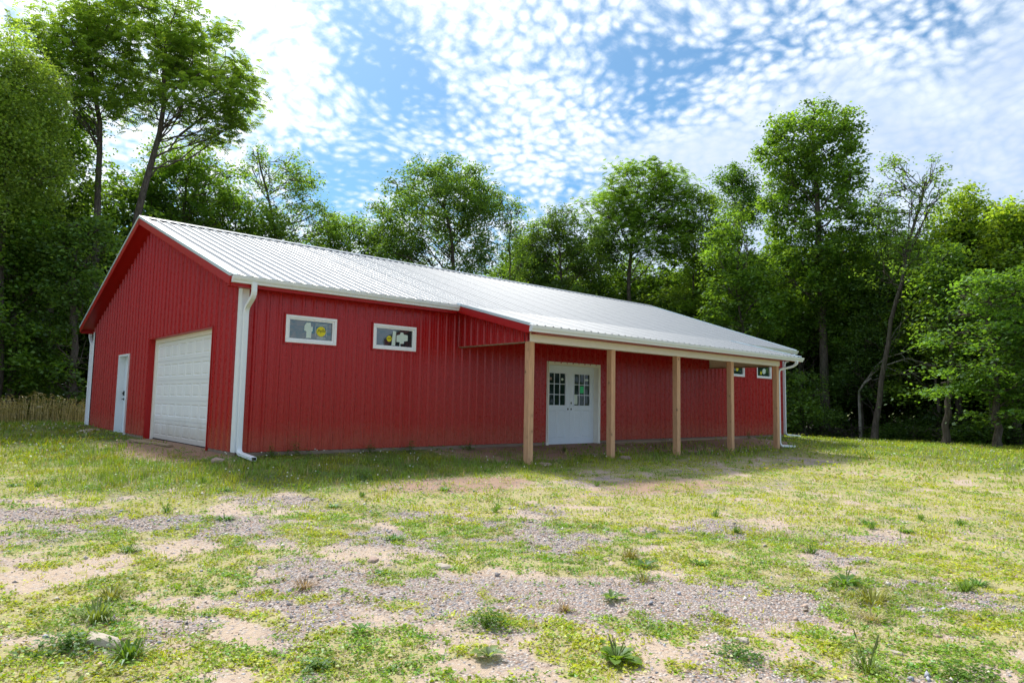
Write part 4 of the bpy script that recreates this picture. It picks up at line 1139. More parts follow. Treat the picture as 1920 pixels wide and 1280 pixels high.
  [(0.2, 8.3, 0.9, 0.7), (-0.5, 7.3, 0.9, 0.7), (0.6, 7.0, 1.0, 0.8), (-0.1, 6.0, 1.0, 0.7), (0.7, 5.4, 0.9, 0.7), (-0.6, 5.0, 0.9, 0.7), (0.3, 4.2, 1.0, 0.6)],0.15,0.9),
]


def norm(a): return a / np.maximum(np.linalg.norm(a, axis=-1, keepdims=True), 1e-9)


def leaf_quads(C, D, N, L, W):
    """diamond leaves: centre C, length axis D, normal N, length L, width W"""
    D = norm(D); S = norm(np.cross(D, N)); n = norm(np.cross(S, D))
    L = L[:, None]; W = W[:, None]
    v = np.stack([C - D * L * .5, C + S * W * .5 - D * L * .06 + n * W * .16, C + D * L * .5 - n * L * .05, C - S * W * .5 - D * L * .06 + n * W * .16], 1)
    return v.reshape(-1, 3)


PAL = {'feather': (0.19, 0.29, 0.065), 'pinnate': (0.162, 0.270, 0.051), 'broad': (0.115, 0.216, 0.035), 'sparse': (0.125, 0.225, 0.048), 'layered': (0.092, 0.19, 0.035)}
KTINT = {'poplar_tree': (0.189, 0.297, 0.041), 'locust_tree': (0.162, 0.270, 0.041), 'elm_tree': (0.101, 0.189, 0.046), 'sugar_maple_tree': (0.074, 0.155, 0.032), 'hickory_tree': (0.142, 0.257, 0.047),
         'box_elder_tree': (0.088, 0.162, 0.041), 'hazel_bush': (0.101, 0.189, 0.041)}


def crown_leaves(rng, kind, clusters, rad, ls, per, tint):
    """clusters (n,3); rad (n,)"""
    n = len(clusters)
    if kind == 'pinnate':
        nf = 10                                            # compound leaves round every twig end
        az = rng.uniform(0, 2 * math.pi, (n, nf)); el = rng.uniform(-.45, .75, (n, nf))
        d = np.stack([np.cos(az) * np.cos(el), np.sin(az) * np.cos(el), np.sin(el)], -1)
        st = clusters[:, None] + rng.normal(0, .5, (n, nf, 3)) * rad[:, None, None] * np.array([1, 1, .6])
        fl = rng.uniform(.38, .62, (n, nf))
        k = 6; tt = (np.arange(k) + .6) / k
        side = norm(np.cross(d, np.array([0, 0, 1.0]) + rng.normal(0, .25, (n, nf, 3))))
        P, Dd, Nn, LL, TT = [], [], [], [], []
        ctint = rng.uniform(.72, 1.3, n)
        for sgn in (1, -1):
            for j in range(k):
                t = tt[j]
                base = st + d * (fl * t)[..., None] - np.array([0, 0, 1]) * (fl * t * t * .35)[..., None]
                ld = side * sgn * .85 + d * .5 - np.array([0, 0, .28])
                L = .155 * (1 - .35 * abs(t - .5)) * np.ones((n, nf))
                P.append((base + norm(ld) * (L * .5)[..., None]).reshape(-1, 3)); Dd.append(ld.reshape(-1, 3))
                Nn.append((np.array([0, 0, 1.0]) + rng.normal(0, .35, (n, nf, 3))).reshape(-1, 3)); LL.append(L.ravel())
                TT.append(np.repeat(ctint, nf))
        P = np.concatenate(P); Dd = np.concatenate(Dd); Nn = np.concatenate(Nn); L = np.concatenate(LL); cf = np.concatenate(TT)
        W = L * .50; L = L * 1.3
    else:
        cnt = per
        flat = {'broad': .55, 'sparse': .55, 'layered': .16, 'feather': .9}[kind]
        off = rng.normal(0, .46, (n, cnt, 3)); off[..., 2] *= flat
        r2 = (off[..., :2] ** 2).sum(-1)
        if kind in ('broad', 'layered'): off[..., 2] -= r2 * .35      # sprays droop at their rim
        if kind == 'feather': off[..., 2] -= r2 * .9
        P = (clusters[:, None] + off * rad[:, None, None]).reshape(-1, 3)
        cf = np.repeat(rng.uniform(.60, 1.5, n), cnt)
        az = rng.uniform(0, 2 * math.pi, len(P))
        if kind == 'hanging':
            Dd = np.stack([np.cos(az) * .25, np.sin(az) * .25, -np.ones_like(az)], -1); Nn = np.stack([np.cos(az + 1.3), np.sin(az + 1.3), az * 0 + .2], -1)
            L = rng.uniform(.8, 1.5, len(P)) * ls * 1.7; W = L * .25
        else:
            Dd = np.stack([np.cos(az), np.sin(az), rng.uniform(-.7, .15, len(P))], -1)
            o = norm(off.reshape(-1, 3) + 1e-6)
            Nn = np.array([0, 0, 1.0]) * (1.0 if kind != 'layered' else 1.5) + o * .5 + rng.normal(0, .42, (len(P), 3))
            L = rng.uniform(.65, 1.25, len(P)) * ls * 1.15; W = L * rng.uniform(.62, .85, len(P))
    v = leaf_quads(P, Dd, Nn, L, W)
    m_ = len(P)
    col = np.array(tint)[None] * (cf * rng.uniform(.8, 1.22, m_))[:, None]
    yel = rng.uniform(0, 1, m_)[:, None] ** 3 * .5 + (rng.uniform(0, 1, m_)[:, None] > .997) * .5
    col = col * (1 + yel * np.array([.8, .35, .1]))
    return v, col


def branch_tube(path, r0, r1, n=6):
    path = np.asarray(path, float); k = len(path)
    rads = np.linspace(r0, r1, k)
    d = np.gradient(path, axis=0); d = norm(d)
    ref = np.array([1.0, .2, 0]); a = norm(np.cross(d, ref)); b = np.cross(d, a)
    t = np.arange(n) * 2 * math.pi / n
    V = path[:, None] + (a[:, None] * np.cos(t)[None, :, None] + b[:, None] * np.sin(t)[None, :, None]) * rads[:, None, None]
    i = np.arange(k - 1)[:, None] * n + np.arange(n)[None]; j = np.arange(k - 1)[:, None] * n + (np.arange(n)[None] + 1) % n
    Fq = np.stack([i, j, j + n, i + n], -1).reshape(-1, 4)
    return V.reshape(-1, 3), Fq


def curve(rng, a, b, k, wob, sag=0.0):
    t = np.linspace(0, 1, k)[:, None]; L = np.linalg.norm(b - a)
    p = a * (1 - t) + b * t
    nz = np.cumsum(rng.normal(0, 1, (k, 3)), 0); nz -= nz[0] + (nz[-1] - nz[0]) * t
    p = p + nz * wob * L / k; p[:, 2] += sag * L * (t * (1 - t))[:, 0] * 2
    return p


def join(parts):
    V = []; Fq = []; o = 0
    for v, f in parts: V.append(v); Fq.append(f + o); o += len(v)
    return np.concatenate(V), np.concatenate(Fq)


def build_tree(rng, name, label, x, y, ang, kind, r0, trunk, lobes, ls, dens, group=None, depth=.75, per=None, fine=True, tint=None, cat='tree'):
    vd = np.array([math.cos(R(ang)), math.sin(R(ang)), 0]); lat = np.array([vd[1], -vd[0], 0])
    base_z = float(gz(x, y))
    root = empty(name, (x, y, base_z))
    tag(root, label, cat, group)
    tp = np.array([lat * a + np.array([0, 0, z - base_z]) for a, z in trunk])
    # resample the trunk path smoothly
    seg = np.r_[0, np.cumsum(np.linalg.norm(np.diff(tp, axis=0), axis=1))]
    tt = np.linspace(0, seg[-1], 14)
    path = np.stack([np.interp(tt, seg, tp[:, i]) for i in range(3)], -1)
    path[1:-1] = (path[:-2] + path[1:-1] * 2 + path[2:]) / 4
    path[1:-1, :2] += rng.normal(0, .035, (12, 2))
    flare = branch_tube(path, r0 * 1.0, r0 * .30, 9)
    fl = branch_tube(np.stack([path[0], path[0] + (path[1] - path[0]) * .5, path[1]]), r0 * 1.45, r0 * .98, 9)
    parts = [flare, fl]
    A = max(abs(l[0]) + l[2] for l in lobes)
    cen_a = np.mean([l[0] for l in lobes])
    L3 = []
    for (a, z, ra, rz) in lobes:
        half = depth * math.sqrt(max(.15, A * A - (a - 0) ** 2 * .9)) * .8
        r = (ra + rz) / 2
        for s_ in (-1, 1):
            b = s_ * rng.uniform(.12, 1.0) * half * .75
            L3.append((lat * (a + rng.normal(0, .12)) + vd * b + np.array([0, 0, z - base_z + rng.normal(0, .1)]), ra, max(ra, r) * 1.05, rz))
    CL, RD = [], []
    top = path[-1, 2]
    for (c, ra, rb, rz) in L3:
        k = max(3, int(dens * ({'sparse': 14, 'pinnate': 19}.get(kind, 20)) * ra * rz * (1.2 if kind == 'layered' else 1)))
        u = norm(rng.normal(0, 1, (k, 3))); rr = rng.uniform(.35, 1.0, (k, 1)) ** .6
        pts = c + (lat * u[:, :1] * ra + vd * u[:, 1:2] * rb) * rr + np.array([0, 0, 1.0]) * u[:, 2:3] * rz * rr
        CL.append(pts); RD.append(rng.uniform(.42, .85, k) * (1.0 if kind != 'layered' else 1.35))
        # limb from the trunk to this lobe
        zt = min(top * .97, max(path[1, 2] * 1.3, c[2] - abs(np.dot(c, lat)) * rng.uniform(.5, 1.0) - rz * .4))
        if kind == 'layered': zt = min(top * .97, max(1.0, c[2] - .3))
        i = np.searchsorted(path[:, 2], zt); i = min(max(i, 1), 13)
        f = (zt - path[i - 1, 2]) / max(path[i, 2] - path[i - 1, 2], 1e-3); s0 = path[i - 1] + (path[i] - path[i - 1]) * min(1, max(0, f))
        lr = r0 * .24 * (1 - .5 * zt / (top + 1))
        lp = curve(rng, s0, c, 7, .35, .12)
        parts.append(branch_tube(lp, lr, .022, 5))
        for q_ in pts[rng.permutation(k)[:min(k, 6 if fine else 2)]]:
            parts.append(branch_tube(curve(rng, lp[rng.randint(3, 7)], q_, 4, .3, .05), .022, .006, 3))
    CL = np.concatenate(CL); RD = np.concatenate(RD)
    if per is None: per = {'broad': 46, 'sparse': 30, 'layered': 46, 'feather': 90, 'pinnate': 1}[kind]
    if tint is None: tint = KTINT.get(name, PAL[kind])
    keep = CL[:, 2] > .15
    if kind != 'feather':
        hole = fbm((CL @ lat) * .55 + x, CL[:, 2] * .7 + (CL @ vd) * .35 + y, 3)
        keep &= hole > {'pinnate': .40, 'sparse': .30}.get(kind, .37)
    v, col = crown_leaves(rng, kind, CL[keep], RD[keep] * (1 if kind != 'sparse' else .8), ls, per, tint)
    tv, tf = join(parts)
    tr = mesh_obj('trunk', np_mesh('trunk', tv, 4, BARK, loops=tf, smooth=True), root)
    cr = mesh_obj('crown', np_mesh('crown', v, 4, LEAF, tint=col), root)
    return root


def seeded(n): return np.random.RandomState(n)


NLEAF = 0
built = []
for i, T in enumerate(TREES):
    (name, label, x, y, ang, kind, r0, trunk, lobes, ls, dens) = T
    built.append(build_tree(seeded(100 + i), name, label, x, y, ang, kind, r0, trunk, lobes, ls, dens, cat='bush' if 'bush' in name else 'tree'))

# deep woods behind the front rank: three kinds, shared meshes
def gen_lobes(rng, H, wd, z0):
    out = []
    for k in range(19):
        z = rng.uniform(z0, H * .95); f = (z - z0) / (H - z0); ww = wd * (math.sin(math.pi * (.12 + .8 * f)) + .15)
        out.append((rng.uniform(-1, 1) * ww, z, rng.uniform(1.2, 1.9), rng.uniform(.9, 1.4)))
    return out


protos = []
for k, (H, wd, z0, tn) in enumerate(((13, 3.8, .9, (0.095, 0.176, 0.032)), (11, 3.6, .6, (0.115, 0.203, 0.038)), (14.5, 3.8, 1.6, (0.084, 0.162, 0.032)))):
    rg = seeded(300 + k)
    lb = gen_lobes(rg, H, wd, z0)
    protos.append((k, H, wd, lb, tn))


def far_tree(k, x, y, rz, s, label, group, name='forest_tree'):
    H, wd, lb, tn = protos[k][1:]
    if k not in far_cache:
        o = build_tree(seeded(320 + k), name, label, 0, 0, 90, 'broad', .17, [(0, -.3), (rg.uniform(-.4, .4), H * .5), (0, H * .9)], lb, .21, .8, group, per=30, fine=False, tint=tn)
        far_cache[k] = o; c = o
    else: c = copy_tree(far_cache[k])
    c.location = (x, y, float(gz(x, y)) - .1); c.rotation_euler = (0, 0, rz); c.scale = (s, s, s * (.9 + .2 * ((x * 7.3) % 1)))
    c['label'] = label; c['group'] = group
    return c


far_cache = {}
rg = seeded(77)
deep = 'deep green forest tree standing in the woods behind the front rank of trees'
for (x, y) in ((-14, 30), (-9, 27), (-5, 31), (-1, 29), (1, 33), (6, 30), (10, 29), (9, 35), (14, 31), (-7, 36), (-13, 38), (3, 38),
               (18, 30), (22, 31), (26, 31), (30, 29), (34, 29), (37, 26), (20, 36), (25, 37), (31, 36), (38, 33),
               (39, 21), (42, 17), (43, 12), (43, 7), (42, 2), (43, -2), (42, -6), (44, -10), (48, 20), (49, 14), (49, 8), (49, 2), (48, -4), (47, 27), (49, -12),
               (40, 10), (39, 15), (54, 5), (55, 14), (54, -4), (38, -9), (44, 22)):
    k = int(rg.randint(0, 3)); s = rg.uniform(.86, 1.06) if x < 30 else rg.uniform(.78, 1.02)
    if x < 8: s = rg.uniform(.85, 1.1)
    far_tree(k, x + rg.uniform(-1, 1), y + rg.uniform(-1, 1), rg.uniform(0, 6.28), s, deep, 'trees deep in the woods')
for (x, y, s, k) in ((7.9, 31.8, 0.95, 1), (11.1, 32.9, 1.0, 0), (14.2, 33.8, 0.95, 1), (16.8, 32.7, 0.92, 1), (20.3, 30.8, 0.98, 0), (23.2, 31.5, 0.95, 1), (30.7, 28.4, 1.0, 0), (31.2, 25.2, 0.95, 2), (34.3, 24.9, 1.0, 0), (34.5, 21.8, 0.98, 2), (41.3, 23.0, 1.0, 0), (40.9, 20.1, 1.05, 0), (41.1, 16.4, 1.1, 1), (41.0, 12.5, 1.1, 0), (44.4, 12.6, 1.0, 2), (42.0, 5.6, 1.0, 0), (45.3, 5.5, 1.0, 1), (41.1, 2.2, 1.0, 2), (43.5, 1.2, 1.0, 0), (40.2, -1.8, 1.0, 1), (40.5, -3.2, 1.0, 0), (38.7, -4.4, 1.0, 2), (4.7, 30.5, 0.9, 1), (6.5, 32.1, 0.9, 0), (0.7, 31.2, 1.0, 2), (-1.7, 29.4, 1.0, 0)):
    far_tree(k, x, y, rg.uniform(0, 6.28), s, 'mid-green woodland tree in the closed row behind the barn', 'trees in the row behind the barn')
# woods on the other side of the yard, behind the viewer: they show mirrored in the windows
rear = 'yard-side tree behind the viewer, seen only as a reflection in the barn windows'
for k in range(9):
    a = R(-125 + k * 16); far_tree(int(rg.randint(0, 3)), 8 + 44 * math.cos(a) + rg.uniform(-3, 3), -14 + 44 * math.sin(a), rg.uniform(0, 6), rg.uniform(.5, .75), rear, 'trees across the yard')

# undergrowth along the wood edge
def shrub(rng, name, label, x, y, H, wd, tn, group, ls=.12, per=34):
    lb = [(rng.uniform(-.8, .8) * wd, rng.uniform(.15, .85) * H + float(gz(x, y)), rng.uniform(.35, .6) * wd * .8, rng.uniform(.25, .4) * H) for _ in range(6)]
    return build_tree(rng, name, label, x, y, 40, 'broad', .04, [(0, float(gz(x, y)) - .1), (.05, float(gz(x, y)) + H * .4), (0, float(gz(x, y)) + H * .8)], lb, ls, 1.6, group, per=per, fine=False, tint=tn, cat='shrub')


edge = 'low leafy shrub in the undergrowth along the shaded wood edge'
sh = [shrub(seeded(500 + k), 'shrub', edge, 34 + k, 0, (1.1, 1.5, .8)[k], (1.3, 1.0, 1.5)[k], ((.08, .155, .03), (.065, .125, .028), (.10, .18, .03))[k], 'undergrowth shrubs at the wood edge') for k in range(3)]
first = [True] * 3
spots = [(34.6, 7.2), (35.4, 5.4), (35.0, 3.6), (35.3, 2.0), (34.8, .4), (34.9, -1.3), (34.6, -2.8), (34.3, -4.3), (34.0, -5.9), (33.6, -7.4), (36.6, 6.2), (36.8, 4.3), (36.7, 1.1), (36.4, -.6), (36.2, -3.5), (35.7, -6.6),
         (35.8, 9.3), (36.9, 11.5), (-8.4, 23.4), (-6.5, 24.1), (-4.6, 23.8), (-2.6, 24.4), (-.7, 23.9), (1.2, 24.6), (-10.5, 24), (3.1, 25.2), (5.5, 25.8), (-12.5, 23.2), (37.2, 8.6), (38, -5), (37.7, 3), (37.8, -1.5)]
for i, (x, y) in enumerate(spots):
    k = i % 3
    o = sh[k] if first[k] else copy_tree(sh[k])
    first[k] = False
    s = rg.uniform(.75, 1.35)
    if x < 10: s *= 1.5
    o.location = (x, y, float(gz(x, y)) - .05); o.rotation_euler = (0, 0, rg.uniform(0, 6.28)); o.scale = (s, s, s * rg.uniform(.8, 1.2))

# bare saplings and slender dark trunks inside the wood edge
def bare(name, label, pts, r0, branches, mat, group=None, cat='tree', n=6):
    x, y = pts[0][:2]; z = float(gz(x, y)); root = empty(name, (x, y, z)); tag(root, label, cat, group)
    rng = seeded(int(abs(x * 100)) + 3)
    P0 = np.array([(px - x, py - y, pz) for px, py, pz in pts]); parts = []
    seg = np.r_[0, np.cumsum(np.linalg.norm(np.diff(P0, axis=0), axis=1))]; tt = np.linspace(0, seg[-1], 12)
    pa = np.stack([np.interp(tt, seg, P0[:, i]) for i in range(3)], -1); pa[1:-1] += rng.normal(0, .02, (10, 3))
    parts.append(branch_tube(pa, r0, r0 * .35, n))
    mesh_obj('trunk', np_mesh('trunk', *(lambda vf: (vf[0],))(join(parts)), 4, mat, loops=join(parts)[1], smooth=True), root)
    bp = []
    for (f, dx, dy, dz, r) in branches:
        i = int(f * 11); e = pa[i] + np.array([dx, dy, dz]); c = curve(rng, pa[i], e, 6, .45, .08); bp.append(branch_tube(c, r, r * .3, 5))
        for _ in range(4):
            j = rng.randint(2, 6); L = np.linalg.norm([dx, dy, dz]) * rng.uniform(.2, .45); dd = norm(np.array([dx, dy, dz]) + rng.normal(0, .8, 3) * np.linalg.norm([dx, dy, dz]) * .6)
            bp.append(branch_tube(curve(rng, c[j], c[j] + dd * L, 5, .4), r * .4, r * .12, 4))
    if bp:
        V_, F_ = join(bp); mesh_obj('branches', np_mesh('branches', V_, 4, mat, loops=F_, smooth=True), root)
    return root


bare('dead_tree', 'bleached dead stem with forked bare branches reaching right, leaning against the half-dead tree', [(35.2, 3.2, -.2), (35.3, 3.3, 2.5), (35.5, 2.6, 3.7), (35.6, 1.9, 4.4)], .10,
     [(.7, .2, -2.8, 1.0, .06), (.8, .3, -3.1, 2.6, .05), (.9, .2, -2.9, .1, .045), (.95, .1, -1.9, 2.9, .045), (.85, .2, -2.3, -.5, .03), (1, .1, -2.5, 3.4, .03)], DEADWOOD)
for i, (x, y, h, l) in enumerate(((34.2, 6.9, 4.5, 'thin pale sapling stem left of the pair of saplings near the barn corner'), (34.8, 5.9, 4.2, 'slender forked grey sapling stem in the wood edge near the low rocks'),
                    (36.6, 3.6, 5.5, 'dark slim trunk between the leaning tree and the barn corner woods'), (34.5, -3.1, 5.0, 'slim dark trunk left of the layered maple'),
                    (34.0, -5.2, 3.6, 'short crooked trunk at the far right wood edge'), (33.8, -6.2, 4.4, 'straight grey trunk farthest right at the lawn edge'), (36.5, -.3, 6.0, 'dark trunk right of the leaning half-dead tree'),
                    (37.8, 9.4, 7.0, 'straight dark trunk right above the barn corner downspout'))):
    bare('sapling', l, [(x, y, -.2), (x + .1, y + .1, h * .5), (x - .1, y + .25, h)], (.05, .05, .11, .09, .08, .10, .12, .15)[i], [(.6, .3, -.7, .9, .02), (.75, -.2, .8, .8, .02), (.9, .1, -.5, .8, .015)], BARK)
bare('dead_branch', 'bare fallen grey branches arching out of the dark foliage left of the barn', [(-2.4, 21.6, 1.2), (-1.4, 21.4, 2.3), (.4, 21.2, 2.3)], .04,
     [(.2, .3, 0, -1.1, .025), (.6, 1.2, -.2, -.7, .02), (.9, 1.1, 0, 1.2, .025), (.8, .8, -.2, -1.0, .015), (1, .9, .1, .4, .02)], DEADWOOD, cat='branch')

# ------------------------------------------------------------------ dry grass strip at far left
rg = seeded(9)
n = 2600
X = rg.uniform(-13, 2.6, n); Y = 17.0 + .28 * (X + 6) * .3 + np.abs(rg.normal(0, .7, n))
Z = gz(X, Y); H = rg.uniform(.55, .95, n) * (1 + .25 * (vnoise(X * 1.3, Y) - .5) * 2)
lean = rg.normal(0, .10, (n, 2))
V = []; CT = []
def blades(X, Y, Z, H, lean, W, az, col, bend=.5):
    """three-sided tapering blades of two quads' worth: base, middle, tip (as two quads)"""
    b = np.stack([X, Y, Z], -1); s_ = np.stack([np.cos(az), np.sin(az), az * 0], -1) * W[:, None] * .5
    m_ = b + np.stack([lean[:, 0] * .35, lean[:, 1] * .35, H * .55], -1); t_ = b + np.stack([lean[:, 0], lean[:, 1], H], -1)
    v = np.stack([b - s_, b + s_, m_ + s_ * .8, m_ - s_ * .8, m_ - s_ * .8, m_ + s_ * .8, t_ + s_ * .15, t_ - s_ * .15], 1).reshape(-1, 3)
    return v, np.repeat(col, 2, axis=0)
az = rg.uniform(0, 6.28, n)
colr = np.array([.60, .50, .27])[None] * rg.uniform(.7, 1.25, (n, 1))
v, c = blades(X, Y, Z, H, lean * H[:, None], np.full(n, .016), az, colr); V.append(v); CT.append(c)
# drooping seed heads and dry side leaves
tip = np.stack([X + lean[:, 0] * H, Y + lean[:, 1] * H, Z + H], -1)
dd = np.stack([np.cos(az) * .8, np.sin(az) * .8, rg.uniform(-.6, .5, n)], -1)
V.append(leaf_quads(tip + norm(dd) * .06, dd, np.stack([az * 0, az * 0 + .3, az * 0 + 1], -1), np.full(n, .16), np.full(n, .035))); CT.append(np.array([.52, .42, .23])[None] * rg.uniform(.8, 1.2, (n, 1)))
for _ in range(2):
    f = rg.uniform(.3, .8, n); az2 = rg.uniform(0, 6.28, n); d2 = np.stack([np.cos(az2), np.sin(az2), rg.uniform(-.7, .4, n)], -1)
    pp = np.stack([X + lean[:, 0] * H * f, Y + lean[:, 1] * H * f, Z + H * f], -1)
    V.append(leaf_quads(pp + norm(d2) * .1, d2, np.stack([az * 0, az * 0 + .3, az * 0 + 1], -1), np.full(n, .22), np.full(n, .025))); CT.append(np.array([.36, .32, .14])[None] * rg.uniform(.7, 1.2, (n, 1)))
tag(mesh_obj('dry_grass', np_mesh('dry_grass', np.concatenate(V), 4, GRASSM, tint=np.concatenate(CT))), 'strip of tall straw-coloured dry grass along the left wood edge', 'grass', kind='stuff')

# ------------------------------------------------------------------ ground cover
CX, CY = -4.565, -12.508
vx, vy = math.sin(YAW), math.cos(YAW)


def scatter(rng, n, r0, r1, pw=1.0, half=54):
    """points in the part of the yard that the photograph covers, denser near the viewer"""
    r = r0 + (r1 - r0) * rng.uniform(0, 1, n) ** pw
    a = YAW + R(half) * rng.uniform(-1, 1, n)
    x = CX + r * np.sin(a); y = CY + r * np.cos(a)
    ok = bdist(x, y) > .05
    return x[ok], y[ok], r[ok]


YG = np.array([.39, .43, .028]); DG = np.array([.13, .22, .028]); OL = np.array([.21, .23, .045]); DRY = np.array([.38, .30, .16]); LG = np.array([.23, .35, .03])


def cover_col(rng, x, y, lush_shade):
    n1 = fbm(x * 1.7 + 3, y * 1.7 + 50, 3)[:, None]; n2 = fbm(x * 5 + 9, y * 5 + 5, 2)[:, None]
    c = YG * (1 - sstep(n1, .42, .62)) + LG * sstep(n1, .42, .62)
    c = c * (1 - .55 * sstep(n2, .55, .75)) + OL * .55 * sstep(n2, .55, .75)
    far = sstep(x - .35 * y, 15, 20)[:, None]
    lu = lush_shade[:, None] * (1 - .75 * far)
    n3 = fbm(x * 2.3 + 33, y * 2.3 + 21, 3)[:, None]
    shade_grass_col = DG * 1.1 * (1 - sstep(n3, .45, .62)) + (YG * .62) * sstep(n3, .45, .62)  # shade near barn and left trees is put into this darker green
    c = c * (1 - .85 * lu) + shade_grass_col * .85 * lu
    c = np.where(rng.uniform(0, 1, (len(x), 1)) > .93, DRY, c)
    return c * rng.uniform(.75, 1.25, (len(x), 1))


# low mats of small leaves (near)
rg = seeded(21)
V = []; CT = []
for (nc, r0, r1, per, rad, ls, pw) in ((27500, 3.0, 8.5, 10, .040, .024, .85), (18500, 8.0, 16, 9, .085, .031, .9), (7800, 15, 34, 7, .18, .07, .9)):
    x, y, r = scatter(rg, nc, r0, r1, pw)
    cv, gr, lu, rd, sn = masks(x, y)
    cl = fbm(x * 6 + 1, y * 6 + 77, 3)
    ok = rg.uniform(0, 1, len(x)) < cv * sstep(cl, .30, .52) + .035 * (1 - rd)
    x, y, lu = x[ok], y[ok], lu[ok]
    col = cover_col(rg, x, y, lu)
    k = len(x)
    ox = rg.normal(0, rad, (k, per)) * rg.uniform(.5, 1.2, (k, 1)); oy = rg.normal(0, rad, (k, per)) * rg.uniform(.5, 1.2, (k, 1))
    X = (x[:, None] + ox).ravel(); Y = (y[:, None] + oy).ravel()
    hz = rg.uniform(.1, 1, len(X)) * ls * (.5 + 1.3 * np.repeat(rg.uniform(0, 1, k) ** 3, per)) * (1 + .8 * np.repeat(lu, per))
    az = rg.uniform(0, 6.28, len(X)); D = np.stack([np.cos(az), np.sin(az), rg.uniform(-.1, .8, len(X))], -1)
    Nn = np.stack([rg.normal(0, .5, len(X)), rg.normal(0, .5, len(X)), np.ones(len(X))], -1)
    L = ls * rg.uniform(.6, 1.5, len(X))
    col = col * rg.uniform(.85, 1.12, (k, 1)) * (1 - np.array([.45, .18, 0]) * (rg.uniform(0, 1, (k, 1)) > .72))
    V.append(leaf_quads(np.stack([X, Y, gz(X, Y) + hz], -1), D, Nn, L, L * rg.uniform(.28, .7, len(X)))); CT.append(np.repeat(col, per, 0) * rg.uniform(.85, 1.12, (len(X), 1)))
vv = np.concatenate(V)
okf = bdist(vv[::4, 0], vv[::4, 1]) > .04
vv = vv.reshape(-1, 4, 3)[okf].reshape(-1, 3)
tag(mesh_obj('ground_cover', np_mesh('ground_cover', vv, 4, GRASSM, tint=np.concatenate(CT)[okf])), 'low yellow-green mats of clover and knotweed over the gravel yard', 'ground cover', kind='stuff')

# grass blades
V = []; CT = []
for (nc, r0, r1, per, rad, h, wd, pw) in ((9500, 3.0, 9, 9, .035, .045, .0055, .85), (12500, 8.5, 18, 8, .06, .07, .010, .9), (13000, 16, 40, 7, .13, .085, .022, .85)):
    x, y, r = scatter(rg, nc, r0, r1, pw)
    cv, gr, lu, rd, sn = masks(x, y)
    cl = fbm(x * 4 + 71, y * 4 + 7, 3)
    ok = rg.uniform(0, 1, len(x)) < cv * (.25 + .75 * lu) * sstep(cl, .28, .52) + .03
    x, y, lu = x[ok], y[ok], lu[ok]
    col = cover_col(rg, x, y, lu)
    k = len(x)
    X = (x[:, None] + rg.normal(0, rad, (k, per))).ravel(); Y = (y[:, None] + rg.normal(0, rad, (k, per))).ravel()
    fard = sstep(np.repeat(x, per) - .35 * np.repeat(y, per), 15, 20)
    H = h * rg.uniform(.5, 1.5, len(X)) * (.35 + .65 * sstep(bdist(X, Y), .2, 1.5)) * (.7 + .8 * np.repeat(lu, per) * (1 - .5 * fard))
    az = rg.uniform(0, 6.28, len(X)); le = np.stack([np.cos(az), np.sin(az)], -1) * (H * rg.uniform(.2, 1.0, len(X)))[:, None]
    v, c = blades(X, Y, gz(X, Y) - .004, H, le, np.full(len(X), wd), az + 1.57, np.repeat(col, per, 0) * rg.uniform(.75, 1.25, (len(X), 1)))
    ok2 = np.repeat(bdist(X, Y) > .03, 2)
    V.append(v.reshape(-1, 4, 3)[ok2].reshape(-1, 3)); CT.append(c[ok2])
tag(mesh_obj('grass', np_mesh('grass', np.concatenate(V), 4, GRASSM, tint=np.concatenate(CT))), 'thin uneven grass, longer round the barn and tinted with its shade, lawn to the right', 'grass', kind='stuff')

# gravel: angular little stones
x, y, r = scatter(rg, 100000, 3.0, 11.5, .8)
cv, gr, lu, rd, sn = masks(x, y)
ok = rg.uniform(0, 1, len(x)) < (gr * .9 + .10) * (1 - .75 * sstep(cv, .4, .9)) * (1 - .7 * sn) + .03
x, y, r = x[ok][:42000], y[ok][:42000], r[ok][:42000]
k = len(x)
s_ = rg.uniform(.004, .0105, k) * (1 + (rg.uniform(0, 1, k) > .97) * 1.2) * (1 + .05 * (r - 3))
octa = np.array([(1, 0, 0), (0, 1, 0), (-1, 0, 0), (0, -1, 0), (0, 0, .62), (0, 0, -.6)], float)
vv = octa[None] * (1 + rg.uniform(-.35, .35, (k, 6, 1))) * s_[:, None, None]
vv = vv + rg.normal(0, .25, (k, 6, 3)) * s_[:, None, None]
ra = rg.uniform(0, 6.28, k); cr, sr = np.cos(ra)[:, None], np.sin(ra)[:, None]
vx_ = vv[..., 0] * cr - vv[..., 1] * sr; vy_ = vv[..., 0] * sr + vv[..., 1] * cr
vv = np.stack([vx_ + x[:, None], vy_ + y[:, None], vv[..., 2] + (gz(x, y) + s_ * .2)[:, None]], -1).reshape(-1, 3)
fo = np.array([(0, 1, 4), (1, 2, 4), (2, 3, 4), (3, 0, 4), (1, 0, 5), (2, 1, 5), (3, 2, 5), (0, 3, 5)])
loops = (np.arange(k)[:, None, None] * 6 + fo[None]).reshape(-1)
pal = np.array([(.47, .39, .34), (.54, .49, .45), (.29, .26, .26), (.48, .36, .29), (.34, .35, .40), (.60, .56, .51), (.38, .28, .22)])
pc = pal[rg.randint(0, 7, k)] * rg.uniform(.75, 1.15, (k, 1))
m, t = new_mat('gravel_stone')
a_ = t.add('ShaderNodeAttribute', attribute_name='tint').outputs['Color']
p = t.add('ShaderNodeBsdfPrincipled', {'Base Color': a_, 'Roughness': .85, 'Specular IOR Level': .25}); finish(t, p.outputs[0])
GRAVEL = m
tag(mesh_obj('gravel', np_mesh('gravel', vv, 3, GRAVEL, tint=np.repeat(pc, 8, 0), loops=loops)), 'loose mixed gravel spread over the yard', 'gravel', kind='stuff')

